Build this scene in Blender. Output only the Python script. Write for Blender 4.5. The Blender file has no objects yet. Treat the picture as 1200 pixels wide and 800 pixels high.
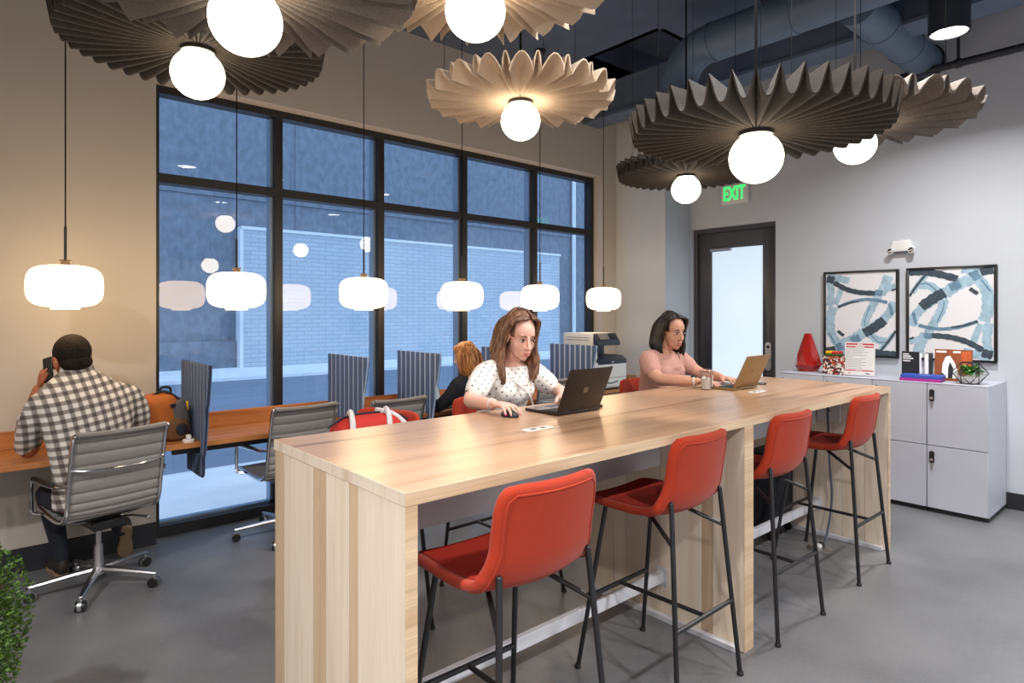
import bpy, bmesh, math, random
from mathutils import Vector, Matrix, Euler
random.seed(7)
sc = bpy.context.scene
col = sc.collection
PI = math.pi
def R(a): return math.radians(a)

# ------------------------------------------------------------ camera, sky, exposure
YAW = 48.82                      # window wall runs along +X, its vanishing point is 48.8 deg right of the view axis
cam_d = bpy.data.cameras.new('camera'); cam = bpy.data.objects.new('camera', cam_d); col.objects.link(cam)
cam_d.sensor_width = 36; cam_d.lens = 729.87 * 36 / 1200
cam_d.shift_y = -33 / 1200
cam_d.clip_start = .05; cam_d.clip_end = 200
cam.location = (0, 0, 1.55)
cam.rotation_euler = (R(90), 0, R(YAW - 90))
sc.camera = cam
w = bpy.data.worlds.new('dusk_sky'); sc.world = w; w.use_nodes = True
wb = w.node_tree.nodes['Background']
wb.inputs[0].default_value = (.43, .63, .92, 1); wb.inputs[1].default_value = 2.2
sc.view_settings.view_transform = 'Standard'; sc.view_settings.look = 'None'
sc.view_settings.exposure = 0.0; sc.view_settings.gamma = 1
sc.view_settings.use_curve_mapping = False
try:
    sc.cycles.use_denoising = True
    sc.cycles.max_bounces = 8; sc.cycles.transparent_max_bounces = 12
    sc.cycles.sample_clamp_indirect = 4
except Exception: pass

# ------------------------------------------------------------ materials
M = {}
def nodes(name):
    m = bpy.data.materials.new(name); m.use_nodes = True
    nt = m.node_tree
    return m, nt, nt.nodes['Principled BSDF']
def nd(nt, t, **k):
    n = nt.nodes.new(t)
    for a, b in k.items():
        if a.startswith('i_'):
            n.inputs[a[2:].replace('_', ' ')].default_value = b
        else: setattr(n, a, b)
    return n
def c4(c): return (c[0], c[1], c[2], 1)
def srgb(r, g, b):
    f = lambda v: (v / 255 / 12.92) if v / 255 <= .04045 else ((v / 255 + .055) / 1.055) ** 2.4
    return (f(r), f(g), f(b))
def mat(key, colr, rough=.5, metal=0., vary=0., scale=30., bump=0., bscale=None, stretch=(1, 1, 1), emit=None, estr=0., trans=0., coat=0., sheen=0., ior=1.5, alpha=1., rnd=0., spec=.5):
    m, nt, b = nodes(key)
    b.inputs['Base Color'].default_value = c4(colr)
    b.inputs['Roughness'].default_value = rough; b.inputs['Metallic'].default_value = metal
    b.inputs['IOR'].default_value = ior
    b.inputs['Specular IOR Level'].default_value = spec
    if trans: b.inputs['Transmission Weight'].default_value = trans
    if coat: b.inputs['Coat Weight'].default_value = coat
    if sheen: b.inputs['Sheen Weight'].default_value = sheen
    if emit: b.inputs['Emission Color'].default_value = c4(emit); b.inputs['Emission Strength'].default_value = estr
    if vary or bump:
        tc = nd(nt, 'ShaderNodeTexCoord'); mp = nd(nt, 'ShaderNodeMapping')
        mp.inputs['Scale'].default_value = stretch
        nt.links.new(tc.outputs['Object'], mp.inputs[0])
    if vary or rnd:
        hs = nd(nt, 'ShaderNodeHueSaturation'); hs.inputs['Color'].default_value = c4(colr)
        val = None
        if vary:
            nz = nd(nt, 'ShaderNodeTexNoise'); nz.inputs['Scale'].default_value = scale; nz.inputs['Detail'].default_value = 5
            nt.links.new(mp.outputs[0], nz.inputs[0])
            mr = nd(nt, 'ShaderNodeMapRange'); mr.inputs[1].default_value = .25; mr.inputs[2].default_value = .75
            mr.inputs[3].default_value = 1 - vary; mr.inputs[4].default_value = 1 + vary
            nt.links.new(nz.outputs[0], mr.inputs[0]); val = mr.outputs[0]
        if rnd:
            oi = nd(nt, 'ShaderNodeObjectInfo'); m2 = nd(nt, 'ShaderNodeMapRange')
            m2.inputs[3].default_value = 1 - rnd; m2.inputs[4].default_value = 1 + rnd
            nt.links.new(oi.outputs['Random'], m2.inputs[0])
            if val:
                mu = nd(nt, 'ShaderNodeMath', operation='MULTIPLY'); nt.links.new(val, mu.inputs[0]); nt.links.new(m2.outputs[0], mu.inputs[1]); val = mu.outputs[0]
            else: val = m2.outputs[0]
        nt.links.new(val, hs.inputs['Value']); nt.links.new(hs.outputs[0], b.inputs['Base Color'])
    if bump:
        n2 = nd(nt, 'ShaderNodeTexNoise'); n2.inputs['Scale'].default_value = bscale or scale * 3; n2.inputs['Detail'].default_value = 3
        nt.links.new(mp.outputs[0], n2.inputs[0])
        bp = nd(nt, 'ShaderNodeBump'); bp.inputs['Strength'].default_value = bump; bp.inputs['Distance'].default_value = .01
        nt.links.new(n2.outputs[0], bp.inputs['Height']); nt.links.new(bp.outputs[0], b.inputs['Normal'])
    M[key] = m
    return m
def ramp(nt, stops):
    r = nd(nt, 'ShaderNodeValToRGB'); e = r.color_ramp.elements
    e[0].position, e[0].color = stops[0][0], c4(stops[0][1])
    e[1].position, e[1].color = stops[-1][0], c4(stops[-1][1])
    for p, c in stops[1:-1]:
        x = e.new(p); x.color = c4(c)
    return r
def wood(key, stops, axis=0, scale=1.6, rough=.38, rnd=0., fine=.12):
    m, nt, b = nodes(key); tc = nd(nt, 'ShaderNodeTexCoord'); mp = nd(nt, 'ShaderNodeMapping')
    s = [9., 9., 9.]; s[axis] = .55
    mp.inputs['Scale'].default_value = s
    nt.links.new(tc.outputs['Object'], mp.inputs[0])
    oi = nd(nt, 'ShaderNodeObjectInfo'); ad = nd(nt, 'ShaderNodeVectorMath', operation='SCALE'); ad.inputs[0].default_value = (40, 40, 40)
    nt.links.new(oi.outputs['Random'], ad.inputs['Scale']); nt.links.new(ad.outputs[0], mp.inputs['Location'])
    n1 = nd(nt, 'ShaderNodeTexNoise'); n1.inputs['Scale'].default_value = scale; n1.inputs['Detail'].default_value = 4; n1.inputs['Distortion'].default_value = .7
    nt.links.new(mp.outputs[0], n1.inputs[0])
    r = ramp(nt, stops); nt.links.new(n1.outputs[0], r.inputs[0])
    mp2 = nd(nt, 'ShaderNodeMapping'); s2 = [160., 160., 160.]; s2[axis] = 3.
    mp2.inputs['Scale'].default_value = s2; nt.links.new(tc.outputs['Object'], mp2.inputs[0])
    n2 = nd(nt, 'ShaderNodeTexNoise'); n2.inputs['Scale'].default_value = 1.; nt.links.new(mp2.outputs[0], n2.inputs[0])
    mr = nd(nt, 'ShaderNodeMapRange'); mr.inputs[1].default_value = .3; mr.inputs[2].default_value = .7; mr.inputs[3].default_value = 1 - fine; mr.inputs[4].default_value = 1 + fine
    nt.links.new(n2.outputs[0], mr.inputs[0]); val = mr.outputs[0]
    if rnd:
        m2 = nd(nt, 'ShaderNodeMapRange'); m2.inputs[3].default_value = 1 - rnd; m2.inputs[4].default_value = 1 + rnd * .4
        nt.links.new(oi.outputs['Random'], m2.inputs[0]); mu = nd(nt, 'ShaderNodeMath', operation='MULTIPLY')
        nt.links.new(val, mu.inputs[0]); nt.links.new(m2.outputs[0], mu.inputs[1]); val = mu.outputs[0]
    hs = nd(nt, 'ShaderNodeHueSaturation'); nt.links.new(r.outputs[0], hs.inputs['Color']); nt.links.new(val, hs.inputs['Value'])
    nt.links.new(hs.outputs[0], b.inputs['Base Color']); b.inputs['Roughness'].default_value = rough
    bp = nd(nt, 'ShaderNodeBump'); bp.inputs['Strength'].default_value = .06; bp.inputs['Distance'].default_value = .004
    nt.links.new(n2.outputs[0], bp.inputs['Height']); nt.links.new(bp.outputs[0], b.inputs['Normal'])
    M[key] = m
    return m

# ------------------------------------------------------------ mesh builder
class MB:
    def __init__(s): s.bm = bmesh.new()
    def mesh(s, vs, fs):
        b = [s.bm.verts.new(v) for v in vs]
        for f in fs:
            try: s.bm.faces.new([b[i] for i in f])
            except ValueError: pass
        return b
    def box(s, x0, x1, y0, y1, z0, z1, mx=None):
        vs = [(x, y, z) for x in (x0, x1) for y in (y0, y1) for z in (z0, z1)]
        if mx: vs = [mx @ Vector(v) for v in vs]
        s.mesh(vs, [(0, 1, 3, 2), (4, 6, 7, 5), (0, 4, 5, 1), (2, 3, 7, 6), (0, 2, 6, 4), (1, 5, 7, 3)]); return s
    def cbox(s, c, sz, rot=(0, 0, 0)):
        mx = Matrix.Translation(c) @ Euler(rot).to_matrix().to_4x4()
        return s.box(-sz[0] / 2, sz[0] / 2, -sz[1] / 2, sz[1] / 2, -sz[2] / 2, sz[2] / 2, mx)
    def bar(s, p0, p1, wd, ht, up=(0, 0, 1)):
        p0, p1 = Vector(p0), Vector(p1); d = (p1 - p0).normalized(); u = Vector(up)
        r = d.cross(u)
        if r.length < 1e-4: r = d.cross(Vector((1, 0, 0)))
        r.normalize(); u = r.cross(d).normalized()
        vs = [p + r * a * wd / 2 + u * b * ht / 2 for p in (p0, p1) for a, b in ((-1, -1), (1, -1), (1, 1), (-1, 1))]
        s.mesh(vs, [(3, 2, 1, 0), (4, 5, 6, 7), (0, 1, 5, 4), (1, 2, 6, 5), (2, 3, 7, 6), (3, 0, 4, 7)]); return s
    def tube(s, pts, r, seg=10, closed=False, flat=None, caps=True, roundcap=False):
        pts = [Vector(p) for p in pts]; n = len(pts)
        rs = list(r) if isinstance(r, (list, tuple)) else [r] * n
        if roundcap and not closed:
            a, b = (pts[0] - pts[1]).normalized(), (pts[-1] - pts[-2]).normalized()
            P, Q = [], []
            for k in (0, 30, 60): P.append(pts[0] + a * rs[0] * math.cos(R(k))); Q.append(max(rs[0] * math.sin(R(k)), rs[0] * .05))
            P2, Q2 = [], []
            for k in (60, 30, 0): P2.append(pts[-1] + b * rs[-1] * math.cos(R(k))); Q2.append(max(rs[-1] * math.sin(R(k)), rs[-1] * .05))
            pts = P + pts + P2; rs = Q + rs + Q2; n = len(pts)
        rings = []; prev = None
        for i, p in enumerate(pts):
            if closed: t = (pts[(i + 1) % n] - pts[i - 1])
            else: t = pts[min(i + 1, n - 1)] - pts[max(i - 1, 0)]
            if t.length < 1e-9: t = Vector((0, 0, 1))
            t.normalize()
            if prev is None:
                a = Vector((0, 0, 1)) if abs(t.z) < .9 else Vector((1, 0, 0))
                nrm = (a - t * a.dot(t)).normalized()
            else:
                nrm = prev - t * prev.dot(t)
                nrm = nrm.normalized() if nrm.length > 1e-6 else Vector((1, 0, 0))
            prev = nrm; bn = t.cross(nrm)
            ring = []
            for k in range(seg):
                a = 2 * PI * k / seg
                o = (nrm * math.cos(a) + bn * math.sin(a)) * rs[i]
                if flat: o = o - Vector(flat[0]) * o.dot(Vector(flat[0])) * (1 - flat[1])
                ring.append(s.bm.verts.new(p + o))
            rings.append(ring)
        m = n if closed else n - 1
        for i in range(m):
            a, b = rings[i], rings[(i + 1) % n]
            for k in range(seg):
                s.bm.faces.new((a[k], a[(k + 1) % seg], b[(k + 1) % seg], b[k]))
        if caps and not closed:
            s.bm.faces.new(rings[0][::-1]); s.bm.faces.new(rings[-1])
        return s
    def lathe(s, prof, seg=24, c=(0, 0, 0), axis='z', cap=True):
        c = Vector(c); rings = []
        for r, z in prof:
            ring = []
            for k in range(seg):
                a = 2 * PI * k / seg
                x, y = r * math.cos(a), r * math.sin(a)
                v = (x, y, z) if axis == 'z' else ((z, x, y) if axis == 'x' else (y, z, x))
                ring.append(s.bm.verts.new(c + Vector(v)))
            rings.append(ring)
        for i in range(len(rings) - 1):
            a, b = rings[i], rings[i + 1]
            for k in range(seg): s.bm.faces.new((a[k], a[(k + 1) % seg], b[(k + 1) % seg], b[k]))
        if cap:
            if prof[0][0] > 1e-6: s.bm.faces.new(rings[0][::-1])
            if prof[-1][0] > 1e-6: s.bm.faces.new(rings[-1])
        return s
    def ell(s, c, r, rot=None, u=16, v=10):
        mx = Matrix.Translation(c) @ (rot.to_4x4() if rot else Matrix()) @ Matrix.Diagonal((r[0], r[1], r[2], 1))
        bmesh.ops.create_uvsphere(s.bm, u_segments=u, v_segments=v, radius=1, matrix=mx); return s
    def prism(s, poly, d0, d1, axis='z'):
        def v(a, b, d): return {'z': (a, b, d), 'y': (a, d, b), 'x': (d, a, b)}[axis]
        n = len(poly); vs = [v(a, b, d0) for a, b in poly] + [v(a, b, d1) for a, b in poly]
        s.mesh(vs, [tuple(range(n))[::-1], tuple(range(n, 2 * n))] + [(i, (i + 1) % n, n + (i + 1) % n, n + i) for i in range(n)]); return s
    def grid(s, rows, close_u=False, close_v=False):
        V = [[s.bm.verts.new(p) for p in row] for row in rows]
        nu, nv = len(V), len(V[0])
        for i in range(nu if close_u else nu - 1):
            for j in range(nv if close_v else nv - 1):
                s.bm.faces.new((V[i][j], V[i][(j + 1) % nv], V[(i + 1) % nu][(j + 1) % nv], V[(i + 1) % nu][j]))
        return V
    def me(s, name, mt=None, bevel=0, seg=1, smooth=40):
        bm = s.bm
        bmesh.ops.remove_doubles(bm, verts=bm.verts, dist=1e-6)
        bmesh.ops.recalc_face_normals(bm, faces=bm.faces)
        if bevel:
            ed = [e for e in bm.edges if len(e.link_faces) == 2 and e.calc_face_angle(0) > .5]
            bmesh.ops.bevel(bm, geom=ed, offset=bevel, segments=seg, profile=.5, affect='EDGES', clamp_overlap=True)
        m = bpy.data.meshes.new(name); bm.to_mesh(m); bm.free()
        if smooth:
            m.polygons.foreach_set('use_smooth', [True] * len(m.polygons))
            m.set_sharp_from_angle(angle=R(smooth))
        if mt: m.materials.append(M[mt] if isinstance(mt, str) else mt)
        return m
    def build(s, name, mt=None, parent=None, loc=None, rot=None, **k):
        return obj(name, s.me(name, mt, **k), parent, loc, rot)
def obj(name, me, parent=None, loc=None, rot=None):
    o = bpy.data.objects.new(name, me); col.objects.link(o)
    if parent: o.parent = parent
    if loc: o.location = loc
    if rot: o.rotation_euler = rot
    return o
def tag(o, label, cat, group=None, kind=None):
    o['label'] = label
    if cat: o['category'] = cat
    if group: o['group'] = group
    if kind: o['kind'] = kind
    return o
def thing(name, label, cat, loc=(0, 0, 0), rz=0, group=None):
    o = bpy.data.objects.new(name, None); col.objects.link(o); o.empty_display_size = .1
    o.location = loc; o.rotation_euler = (0, 0, rz)
    return tag(o, label, cat, group)
def struct(o, label=None):
    o['kind'] = 'structure'
    if label: o['label'] = label
    return o
def copy_tree(o, parent=None):
    c = o.copy(); col.objects.link(c); c.parent = parent
    for ch in o.children: copy_tree(ch, c)
    return c
def dup(o, loc, rz, label):
    c = copy_tree(o); c.location = loc; c.rotation_euler = (0, 0, rz); c['label'] = label
    return c
def box(name, x0, x1, y0, y1, z0, z1, mt, parent=None, bevel=0, **k):
    return MB().box(x0, x1, y0, y1, z0, z1).build(name, mt, parent, bevel=bevel, **k)
def area(name, loc, power, size, colr, spread=180, parent=None, rot=(0, 0, 0), shape='DISK', sy=None):
    l = bpy.data.lights.new(name, 'AREA'); l.shape = shape; l.size = size
    if sy: l.size_y = sy
    l.energy = power; l.color = colr; l.spread = R(spread)
    o = bpy.data.objects.new(name, l); col.objects.link(o); o.location = loc; o.rotation_euler = rot
    if parent: o.parent = parent
    return o
def text_mesh(body, size, depth=.001, bold=0.):
    c = bpy.data.curves.new('lettering', 'FONT'); c.body = body; c.size = size; c.extrude = depth; c.offset = size * bold
    c.align_x = 'CENTER'; c.align_y = 'CENTER'
    o = bpy.data.objects.new('lettering', c); col.objects.link(o)
    dg = bpy.context.evaluated_depsgraph_get(); dg.update()
    me = bpy.data.meshes.new_from_object(o.evaluated_get(dg))
    bpy.data.objects.remove(o); bpy.data.curves.remove(c)
    return me
def bez(p, n=12):
    """Catmull-Rom through the points p."""
    P = [Vector(q) for q in p]; out = []
    for i in range(len(P) - 1):
        a, b, c, d = P[max(i - 1, 0)], P[i], P[i + 1], P[min(i + 2, len(P) - 1)]
        for k in range(n):
            t = k / n
            out.append(.5 * ((2 * b) + (c - a) * t + (2 * a - 5 * b + 4 * c - d) * t * t + (3 * b - a - 3 * c + d) * t ** 3))
    out.append(P[-1]); return out
# ------------------------------------------------------------ material library
mat('wall_grey', srgb(194, 199, 206), .75, vary=.02, scale=3, bump=.03, bscale=180)
mat('wall_warm', srgb(186, 178, 168), .75, vary=.02, scale=3, bump=.03, bscale=180)
mat('black_metal', (.012, .012, .014), .38, vary=.1, scale=20)
mat('frame_black', (.014, .013, .013), .45, vary=.1, scale=10)
mat('alu_strip', srgb(150, 170, 190), .4, .6)
mat('base_dark', (.016, .017, .022), .5, vary=.1, scale=8)
mat('ceil_dark', srgb(84, 96, 116), .8, vary=.12, scale=4)
mat('ceil_beam', srgb(92, 106, 128), .7, vary=.1, scale=5)
mat('duct', srgb(104, 122, 144), .5, .25, vary=.12, scale=6)
mat('pipe_dark', srgb(46, 50, 58), .5, .2)
mat('brass', srgb(96, 80, 66), .4, .6)
mat('chrome', (.62, .62, .64), .12, 1., vary=.05, scale=8)
mat('alu', (.55, .55, .57), .3, 1.)
mat('white_metal', srgb(214, 216, 222), .45, vary=.02, scale=10)
mat('locker', srgb(190, 193, 204), .5, vary=.015, scale=6)
mat('locker_side', srgb(206, 208, 216), .5)
mat('black_plastic', (.011, .011, .012), .4)
mat('grey_plastic', srgb(90, 92, 96), .5)
mat('white_plastic', srgb(226, 226, 224), .35)
mat('navy_plastic', srgb(38, 48, 66), .4)
mat('red_felt', srgb(164, 50, 26), .9, vary=.12, scale=220, bump=.25, bscale=420, sheen=.15, spec=.2)
mat('red_felt_shaded', srgb(150, 36, 22), .9, vary=.14, scale=220, bump=.3, bscale=420, sheen=.1, spec=.2)  # shell felt made darker: the seat's shade is put into its colour
mat('grey_leather', srgb(142, 139, 136), .5, vary=.06, scale=40, bump=.05)
mat('felt_blue', srgb(92, 112, 146), .95, vary=.25, scale=160, bump=.3, bscale=300, spec=.1)
mat('felt_groove_lit', srgb(186, 204, 232), .95, vary=.15, scale=160, spec=.1)  # pale tone paints the edge-lit gaps between ribs into the colour
mat('felt_navy', srgb(112, 126, 152), .95, vary=.25, scale=160, bump=.3, bscale=300, spec=.1)
mat('felt_navy_groove', srgb(56, 66, 86), .95, vary=.2, scale=160, spec=.1)
mat('wire_black', (.008, .008, .008), .95, spec=.05)
mat('felt_charcoal', srgb(58, 52, 47), .95, vary=.3, scale=140, bump=.35, bscale=260, sheen=.1, spec=.1)
mat('felt_tan', srgb(196, 176, 154), .95, vary=.14, scale=150, bump=.3, bscale=280, sheen=.1, spec=.1)
mat('felt_grey', srgb(114, 106, 100), .95, vary=.25, scale=150, bump=.3, bscale=280, sheen=.1, spec=.1)
mat('globe', (1, .9, .78), .4, emit=(1, .84, .62), estr=12)
mat('shade_glow', (1, .92, .82), .4, emit=(1, .70, .38), estr=8.5)
mat('lens_glow', (1, 1, 1), .4, emit=(1, .95, .88), estr=14)
mat('exit_green', (.02, .8, .12), .5, emit=(.02, 1, .12), estr=1.6)
mat('frosted', srgb(210, 225, 238), .35, emit=srgb(198, 222, 244), estr=.72)  # glow in the pane stands in for light from the room behind
mat('door_bronze', srgb(82, 80, 84), .4, .3)
mat('paper', srgb(240, 240, 240), .7)
mat('print_red', srgb(205, 44, 52), .6)
mat('print_grey', srgb(150, 150, 156), .7)
mat('vase_red', srgb(156, 16, 8), .16, coat=.6, vary=.05, scale=12)
mat('concrete', srgb(118, 126, 136), .9, vary=.26, scale=5.5, bump=.3, bscale=9, stretch=(1, 1, .7))
mat('sidewalk', srgb(234, 238, 240), .9, vary=.07, scale=3, bump=.1, bscale=20)
mat('asphalt', srgb(122, 134, 150), .9, vary=.12, scale=2, stretch=(.3, 2, 1))
mat('ext_white', srgb(222, 226, 230), .9, vary=.04, scale=2)
mat('skin_fair', srgb(228, 180, 162), .5, vary=.05, scale=14, spec=.35)
mat('skin_tan', srgb(212, 160, 136), .5, vary=.05, scale=14, spec=.35)
mat('skin_brown', srgb(176, 106, 72), .5, vary=.05, scale=14, spec=.35)
mat('lips_rose', srgb(192, 104, 100), .4)
mat('lips_dark', srgb(176, 88, 86), .4)
mat('eye_white', srgb(225, 220, 215), .25)
mat('iris_dark', (.02, .012, .008), .2)
mat('nail_pink', srgb(236, 26, 120), .2)
mat('black_cloth', (.013, .015, .022), .85, vary=.15, scale=60)
mat('dark_trouser', srgb(30, 34, 44), .9, vary=.1, scale=60)
mat('jean_blue', srgb(44, 56, 80), .9, vary=.1, scale=60)
mat('tee_mauve', srgb(202, 154, 142), .85, vary=.04, scale=40, bump=.15, bscale=25)
mat('bag_red', srgb(178, 36, 28), .8, vary=.07, scale=60, bump=.2, bscale=200)
mat('strap_white', srgb(196, 190, 192), .8)
mat('bag_tan', srgb(176, 94, 28), .75, vary=.12, scale=14, bump=.3, bscale=30)
mat('bag_grey', srgb(92, 88, 90), .8, vary=.1, scale=60)
mat('bag_brown', srgb(104, 70, 36), .8, vary=.1, scale=30)
mat('yellow_tab', srgb(246, 190, 20), .6)
mat('laptop_black', srgb(46, 40, 36), .35, .35)
mat('laptop_gold', srgb(150, 124, 84), .35, .5)
mat('logo_steel', srgb(150, 140, 124), .2, .9)
mat('key_dark', (.02, .02, .022), .5)
mat('screen_on', (.1, .1, .1), .3, emit=srgb(200, 215, 215), estr=.45)
mat('watch_white', srgb(226, 224, 220), .4)
mat('sole_tan', srgb(140, 116, 88), .8, vary=.1, scale=20)
mat('shoe_dark', srgb(40, 34, 30), .7)
mat('cable_grey', srgb(86, 92, 108), .6)
mat('box_brown', srgb(150, 112, 78), .8)
mat('book_blue', srgb(52, 84, 176), .5)
mat('book_magenta', srgb(170, 40, 140), .5)
mat('book_black', srgb(34, 38, 44), .5)
mat('cover_rust', srgb(150, 78, 40), .55, vary=.3, scale=22)
mat('cover_orange', srgb(198, 92, 44), .55, vary=.25, scale=30)
mat('pencil_yellow', srgb(244, 186, 40), .5)
mat('leaf_bright', srgb(96, 156, 52), .45, rnd=.2, vary=.3, scale=40)
mat('leaf_dark', srgb(46, 104, 34), .45, vary=.3, scale=40)
mat('bush_leaf', srgb(66, 94, 32), .5, vary=.75, scale=34)
mat('twig', srgb(90, 66, 44), .8)
mat('planter', srgb(70, 70, 72), .6, vary=.1, scale=12)
mat('soil', srgb(52, 40, 32), .95, vary=.2, scale=60)
mat('stone_white', srgb(232, 230, 226), .7)
mat('art_paper', srgb(226, 226, 230), .7, vary=.015, scale=10)
mat('art_blue', srgb(160, 188, 204), .75, vary=.22, scale=22)
mat('art_deep', srgb(102, 136, 158), .75, vary=.25, scale=26)
mat('art_ink', srgb(58, 72, 84), .75, vary=.4, scale=30)
mat('patch_mix', srgb(150, 90, 80), .6)
mat('cup_ice', srgb(244, 240, 236), .25, trans=.35, vary=.06, scale=60)

wood('oak_top', [(.28, srgb(124, 90, 68)), (.40, srgb(176, 140, 110)), (.56, srgb(192, 156, 126)), (.72, srgb(166, 130, 102))], 0, 1.5, .29)
wood('oak_stave', [(.3, srgb(216, 196, 172)), (.5, srgb(236, 222, 204)), (.7, srgb(228, 210, 188))], 2, .9, .5, rnd=.15, fine=.05)
wood('oak_stave_dark', [(.3, srgb(186, 158, 128)), (.5, srgb(206, 182, 152)), (.7, srgb(196, 168, 138))], 2, .9, .5, rnd=.08, fine=.06)
wood('oak_edge', [(.3, srgb(194, 162, 128)), (.6, srgb(216, 190, 158))], 0, 1.2, .45)
wood('bench_wood', [(.3, srgb(158, 96, 48)), (.5, srgb(192, 126, 72)), (.7, srgb(174, 108, 58))], 0, 1.3, .38)

# floor: grey resin with soft blotches
m, nt, b = nodes('floor_grey'); M['floor_grey'] = m
tc = nd(nt, 'ShaderNodeTexCoord'); n1 = nd(nt, 'ShaderNodeTexNoise'); n1.inputs['Scale'].default_value = 1.6; n1.inputs['Detail'].default_value = 8
n2 = nd(nt, 'ShaderNodeTexNoise'); n2.inputs['Scale'].default_value = 46; n2.inputs['Detail'].default_value = 4
nt.links.new(tc.outputs['Object'], n1.inputs[0]); nt.links.new(tc.outputs['Object'], n2.inputs[0])
mx = nd(nt, 'ShaderNodeMix', data_type='FLOAT'); mx.inputs[0].default_value = .22
nt.links.new(n1.outputs[0], mx.inputs[2]); nt.links.new(n2.outputs[0], mx.inputs[3])
r = ramp(nt, [(.32, srgb(96, 97, 100)), (.5, srgb(112, 113, 116)), (.68, srgb(124, 125, 127))]); nt.links.new(mx.outputs[0], r.inputs[0])
nt.links.new(r.outputs[0], b.inputs['Base Color']); b.inputs['Roughness'].default_value = .34
bp = nd(nt, 'ShaderNodeBump'); bp.inputs['Strength'].default_value = .05; nt.links.new(n2.outputs[0], bp.inputs['Height']); nt.links.new(bp.outputs[0], b.inputs['Normal'])

# window glass: clear with a mirror share that grows towards grazing view
def pane_mat(key, base, tint):
    m = bpy.data.materials.new(key); m.use_nodes = True; nt = m.node_tree; nt.nodes.remove(nt.nodes['Principled BSDF'])
    out = nt.nodes['Material Output']; lw = nd(nt, 'ShaderNodeLayerWeight'); lw.inputs[0].default_value = .5
    p = nd(nt, 'ShaderNodeMath', operation='POWER'); p.inputs[1].default_value = 4; nt.links.new(lw.outputs['Facing'], p.inputs[0])
    ma = nd(nt, 'ShaderNodeMath', operation='MULTIPLY_ADD'); ma.inputs[1].default_value = .7; ma.inputs[2].default_value = base
    nt.links.new(p.outputs[0], ma.inputs[0])
    t = nd(nt, 'ShaderNodeBsdfTransparent'); t.inputs[0].default_value = c4(tint); g = nd(nt, 'ShaderNodeBsdfGlossy'); g.inputs['Roughness'].default_value = .0
    mxs = nd(nt, 'ShaderNodeMixShader'); nt.links.new(ma.outputs[0], mxs.inputs[0]); nt.links.new(t.outputs[0], mxs.inputs[1]); nt.links.new(g.outputs[0], mxs.inputs[2])
    nt.links.new(mxs.outputs[0], out.inputs['Surface']); M[key] = m
pane_mat('pane', .045, (.97, .98, 1)); pane_mat('clear_cup', .10, (.985, .985, .985)); pane_mat('terrarium_glass', .05, (.98, .98, .98))

# white painted brick beyond the street
m, nt, b = nodes('white_brick'); M['white_brick'] = m
tc = nd(nt, 'ShaderNodeTexCoord'); sx = nd(nt, 'ShaderNodeSeparateXYZ'); cb = nd(nt, 'ShaderNodeCombineXYZ')
nt.links.new(tc.outputs['Object'], sx.inputs[0]); nt.links.new(sx.outputs[0], cb.inputs[0]); nt.links.new(sx.outputs[2], cb.inputs[1])
br = nd(nt, 'ShaderNodeTexBrick'); nt.links.new(cb.outputs[0], br.inputs[0])
br.inputs['Color1'].default_value = c4(srgb(188, 197, 203)); br.inputs['Color2'].default_value = c4(srgb(180, 190, 197)); br.inputs['Mortar'].default_value = c4(srgb(158, 169, 178))
br.inputs['Scale'].default_value = 1; br.inputs['Brick Width'].default_value = .46; br.inputs['Row Height'].default_value = .125; br.inputs['Mortar Size'].default_value = .012
nt.links.new(br.outputs[0], b.inputs['Base Color']); b.inputs['Roughness'].default_value = .9

# plaid shirt (bands along local x and z) and dotted blouse
def bands(nt, src, per, duty, soft=.06):
    a = nd(nt, 'ShaderNodeMath', operation='DIVIDE'); a.inputs[1].default_value = per; nt.links.new(src, a.inputs[0])
    f = nd(nt, 'ShaderNodeMath', operation='FRACT'); nt.links.new(a.outputs[0], f.inputs[0])
    s_ = nd(nt, 'ShaderNodeMath', operation='SUBTRACT'); s_.inputs[1].default_value = .5; nt.links.new(f.outputs[0], s_.inputs[0])
    ab = nd(nt, 'ShaderNodeMath', operation='ABSOLUTE'); nt.links.new(s_.outputs[0], ab.inputs[0])
    mr = nd(nt, 'ShaderNodeMapRange'); mr.inputs[1].default_value = duty / 2 - soft; mr.inputs[2].default_value = duty / 2 + soft; mr.inputs[3].default_value = 1; mr.inputs[4].default_value = 0
    nt.links.new(ab.outputs[0], mr.inputs[0]); return mr.outputs[0]
m, nt, b = nodes('plaid'); M['plaid'] = m
tc = nd(nt, 'ShaderNodeTexCoord'); mp = nd(nt, 'ShaderNodeMapping'); mp.inputs['Rotation'].default_value = (0, R(10), 0)
nt.links.new(tc.outputs['Object'], mp.inputs[0]); sx = nd(nt, 'ShaderNodeSeparateXYZ'); nt.links.new(mp.outputs[0], sx.inputs[0])
A_, B_ = bands(nt, sx.outputs[0], .046, .46), bands(nt, sx.outputs[2], .046, .46)
ad = nd(nt, 'ShaderNodeMath', operation='ADD'); nt.links.new(A_, ad.inputs[0]); nt.links.new(B_, ad.inputs[1])
hv = nd(nt, 'ShaderNodeMath', operation='MULTIPLY'); hv.inputs[1].default_value = .5; nt.links.new(ad.outputs[0], hv.inputs[0])
r = ramp(nt, [(0, srgb(226, 220, 214)), (.5, srgb(142, 134, 128)), (1, srgb(84, 78, 76))]); nt.links.new(hv.outputs[0], r.inputs[0])
nt.links.new(r.outputs[0], b.inputs['Base Color']); b.inputs['Roughness'].default_value = .85
n2 = nd(nt, 'ShaderNodeTexNoise'); n2.inputs['Scale'].default_value = 14; nt.links.new(tc.outputs['Object'], n2.inputs[0])
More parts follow.
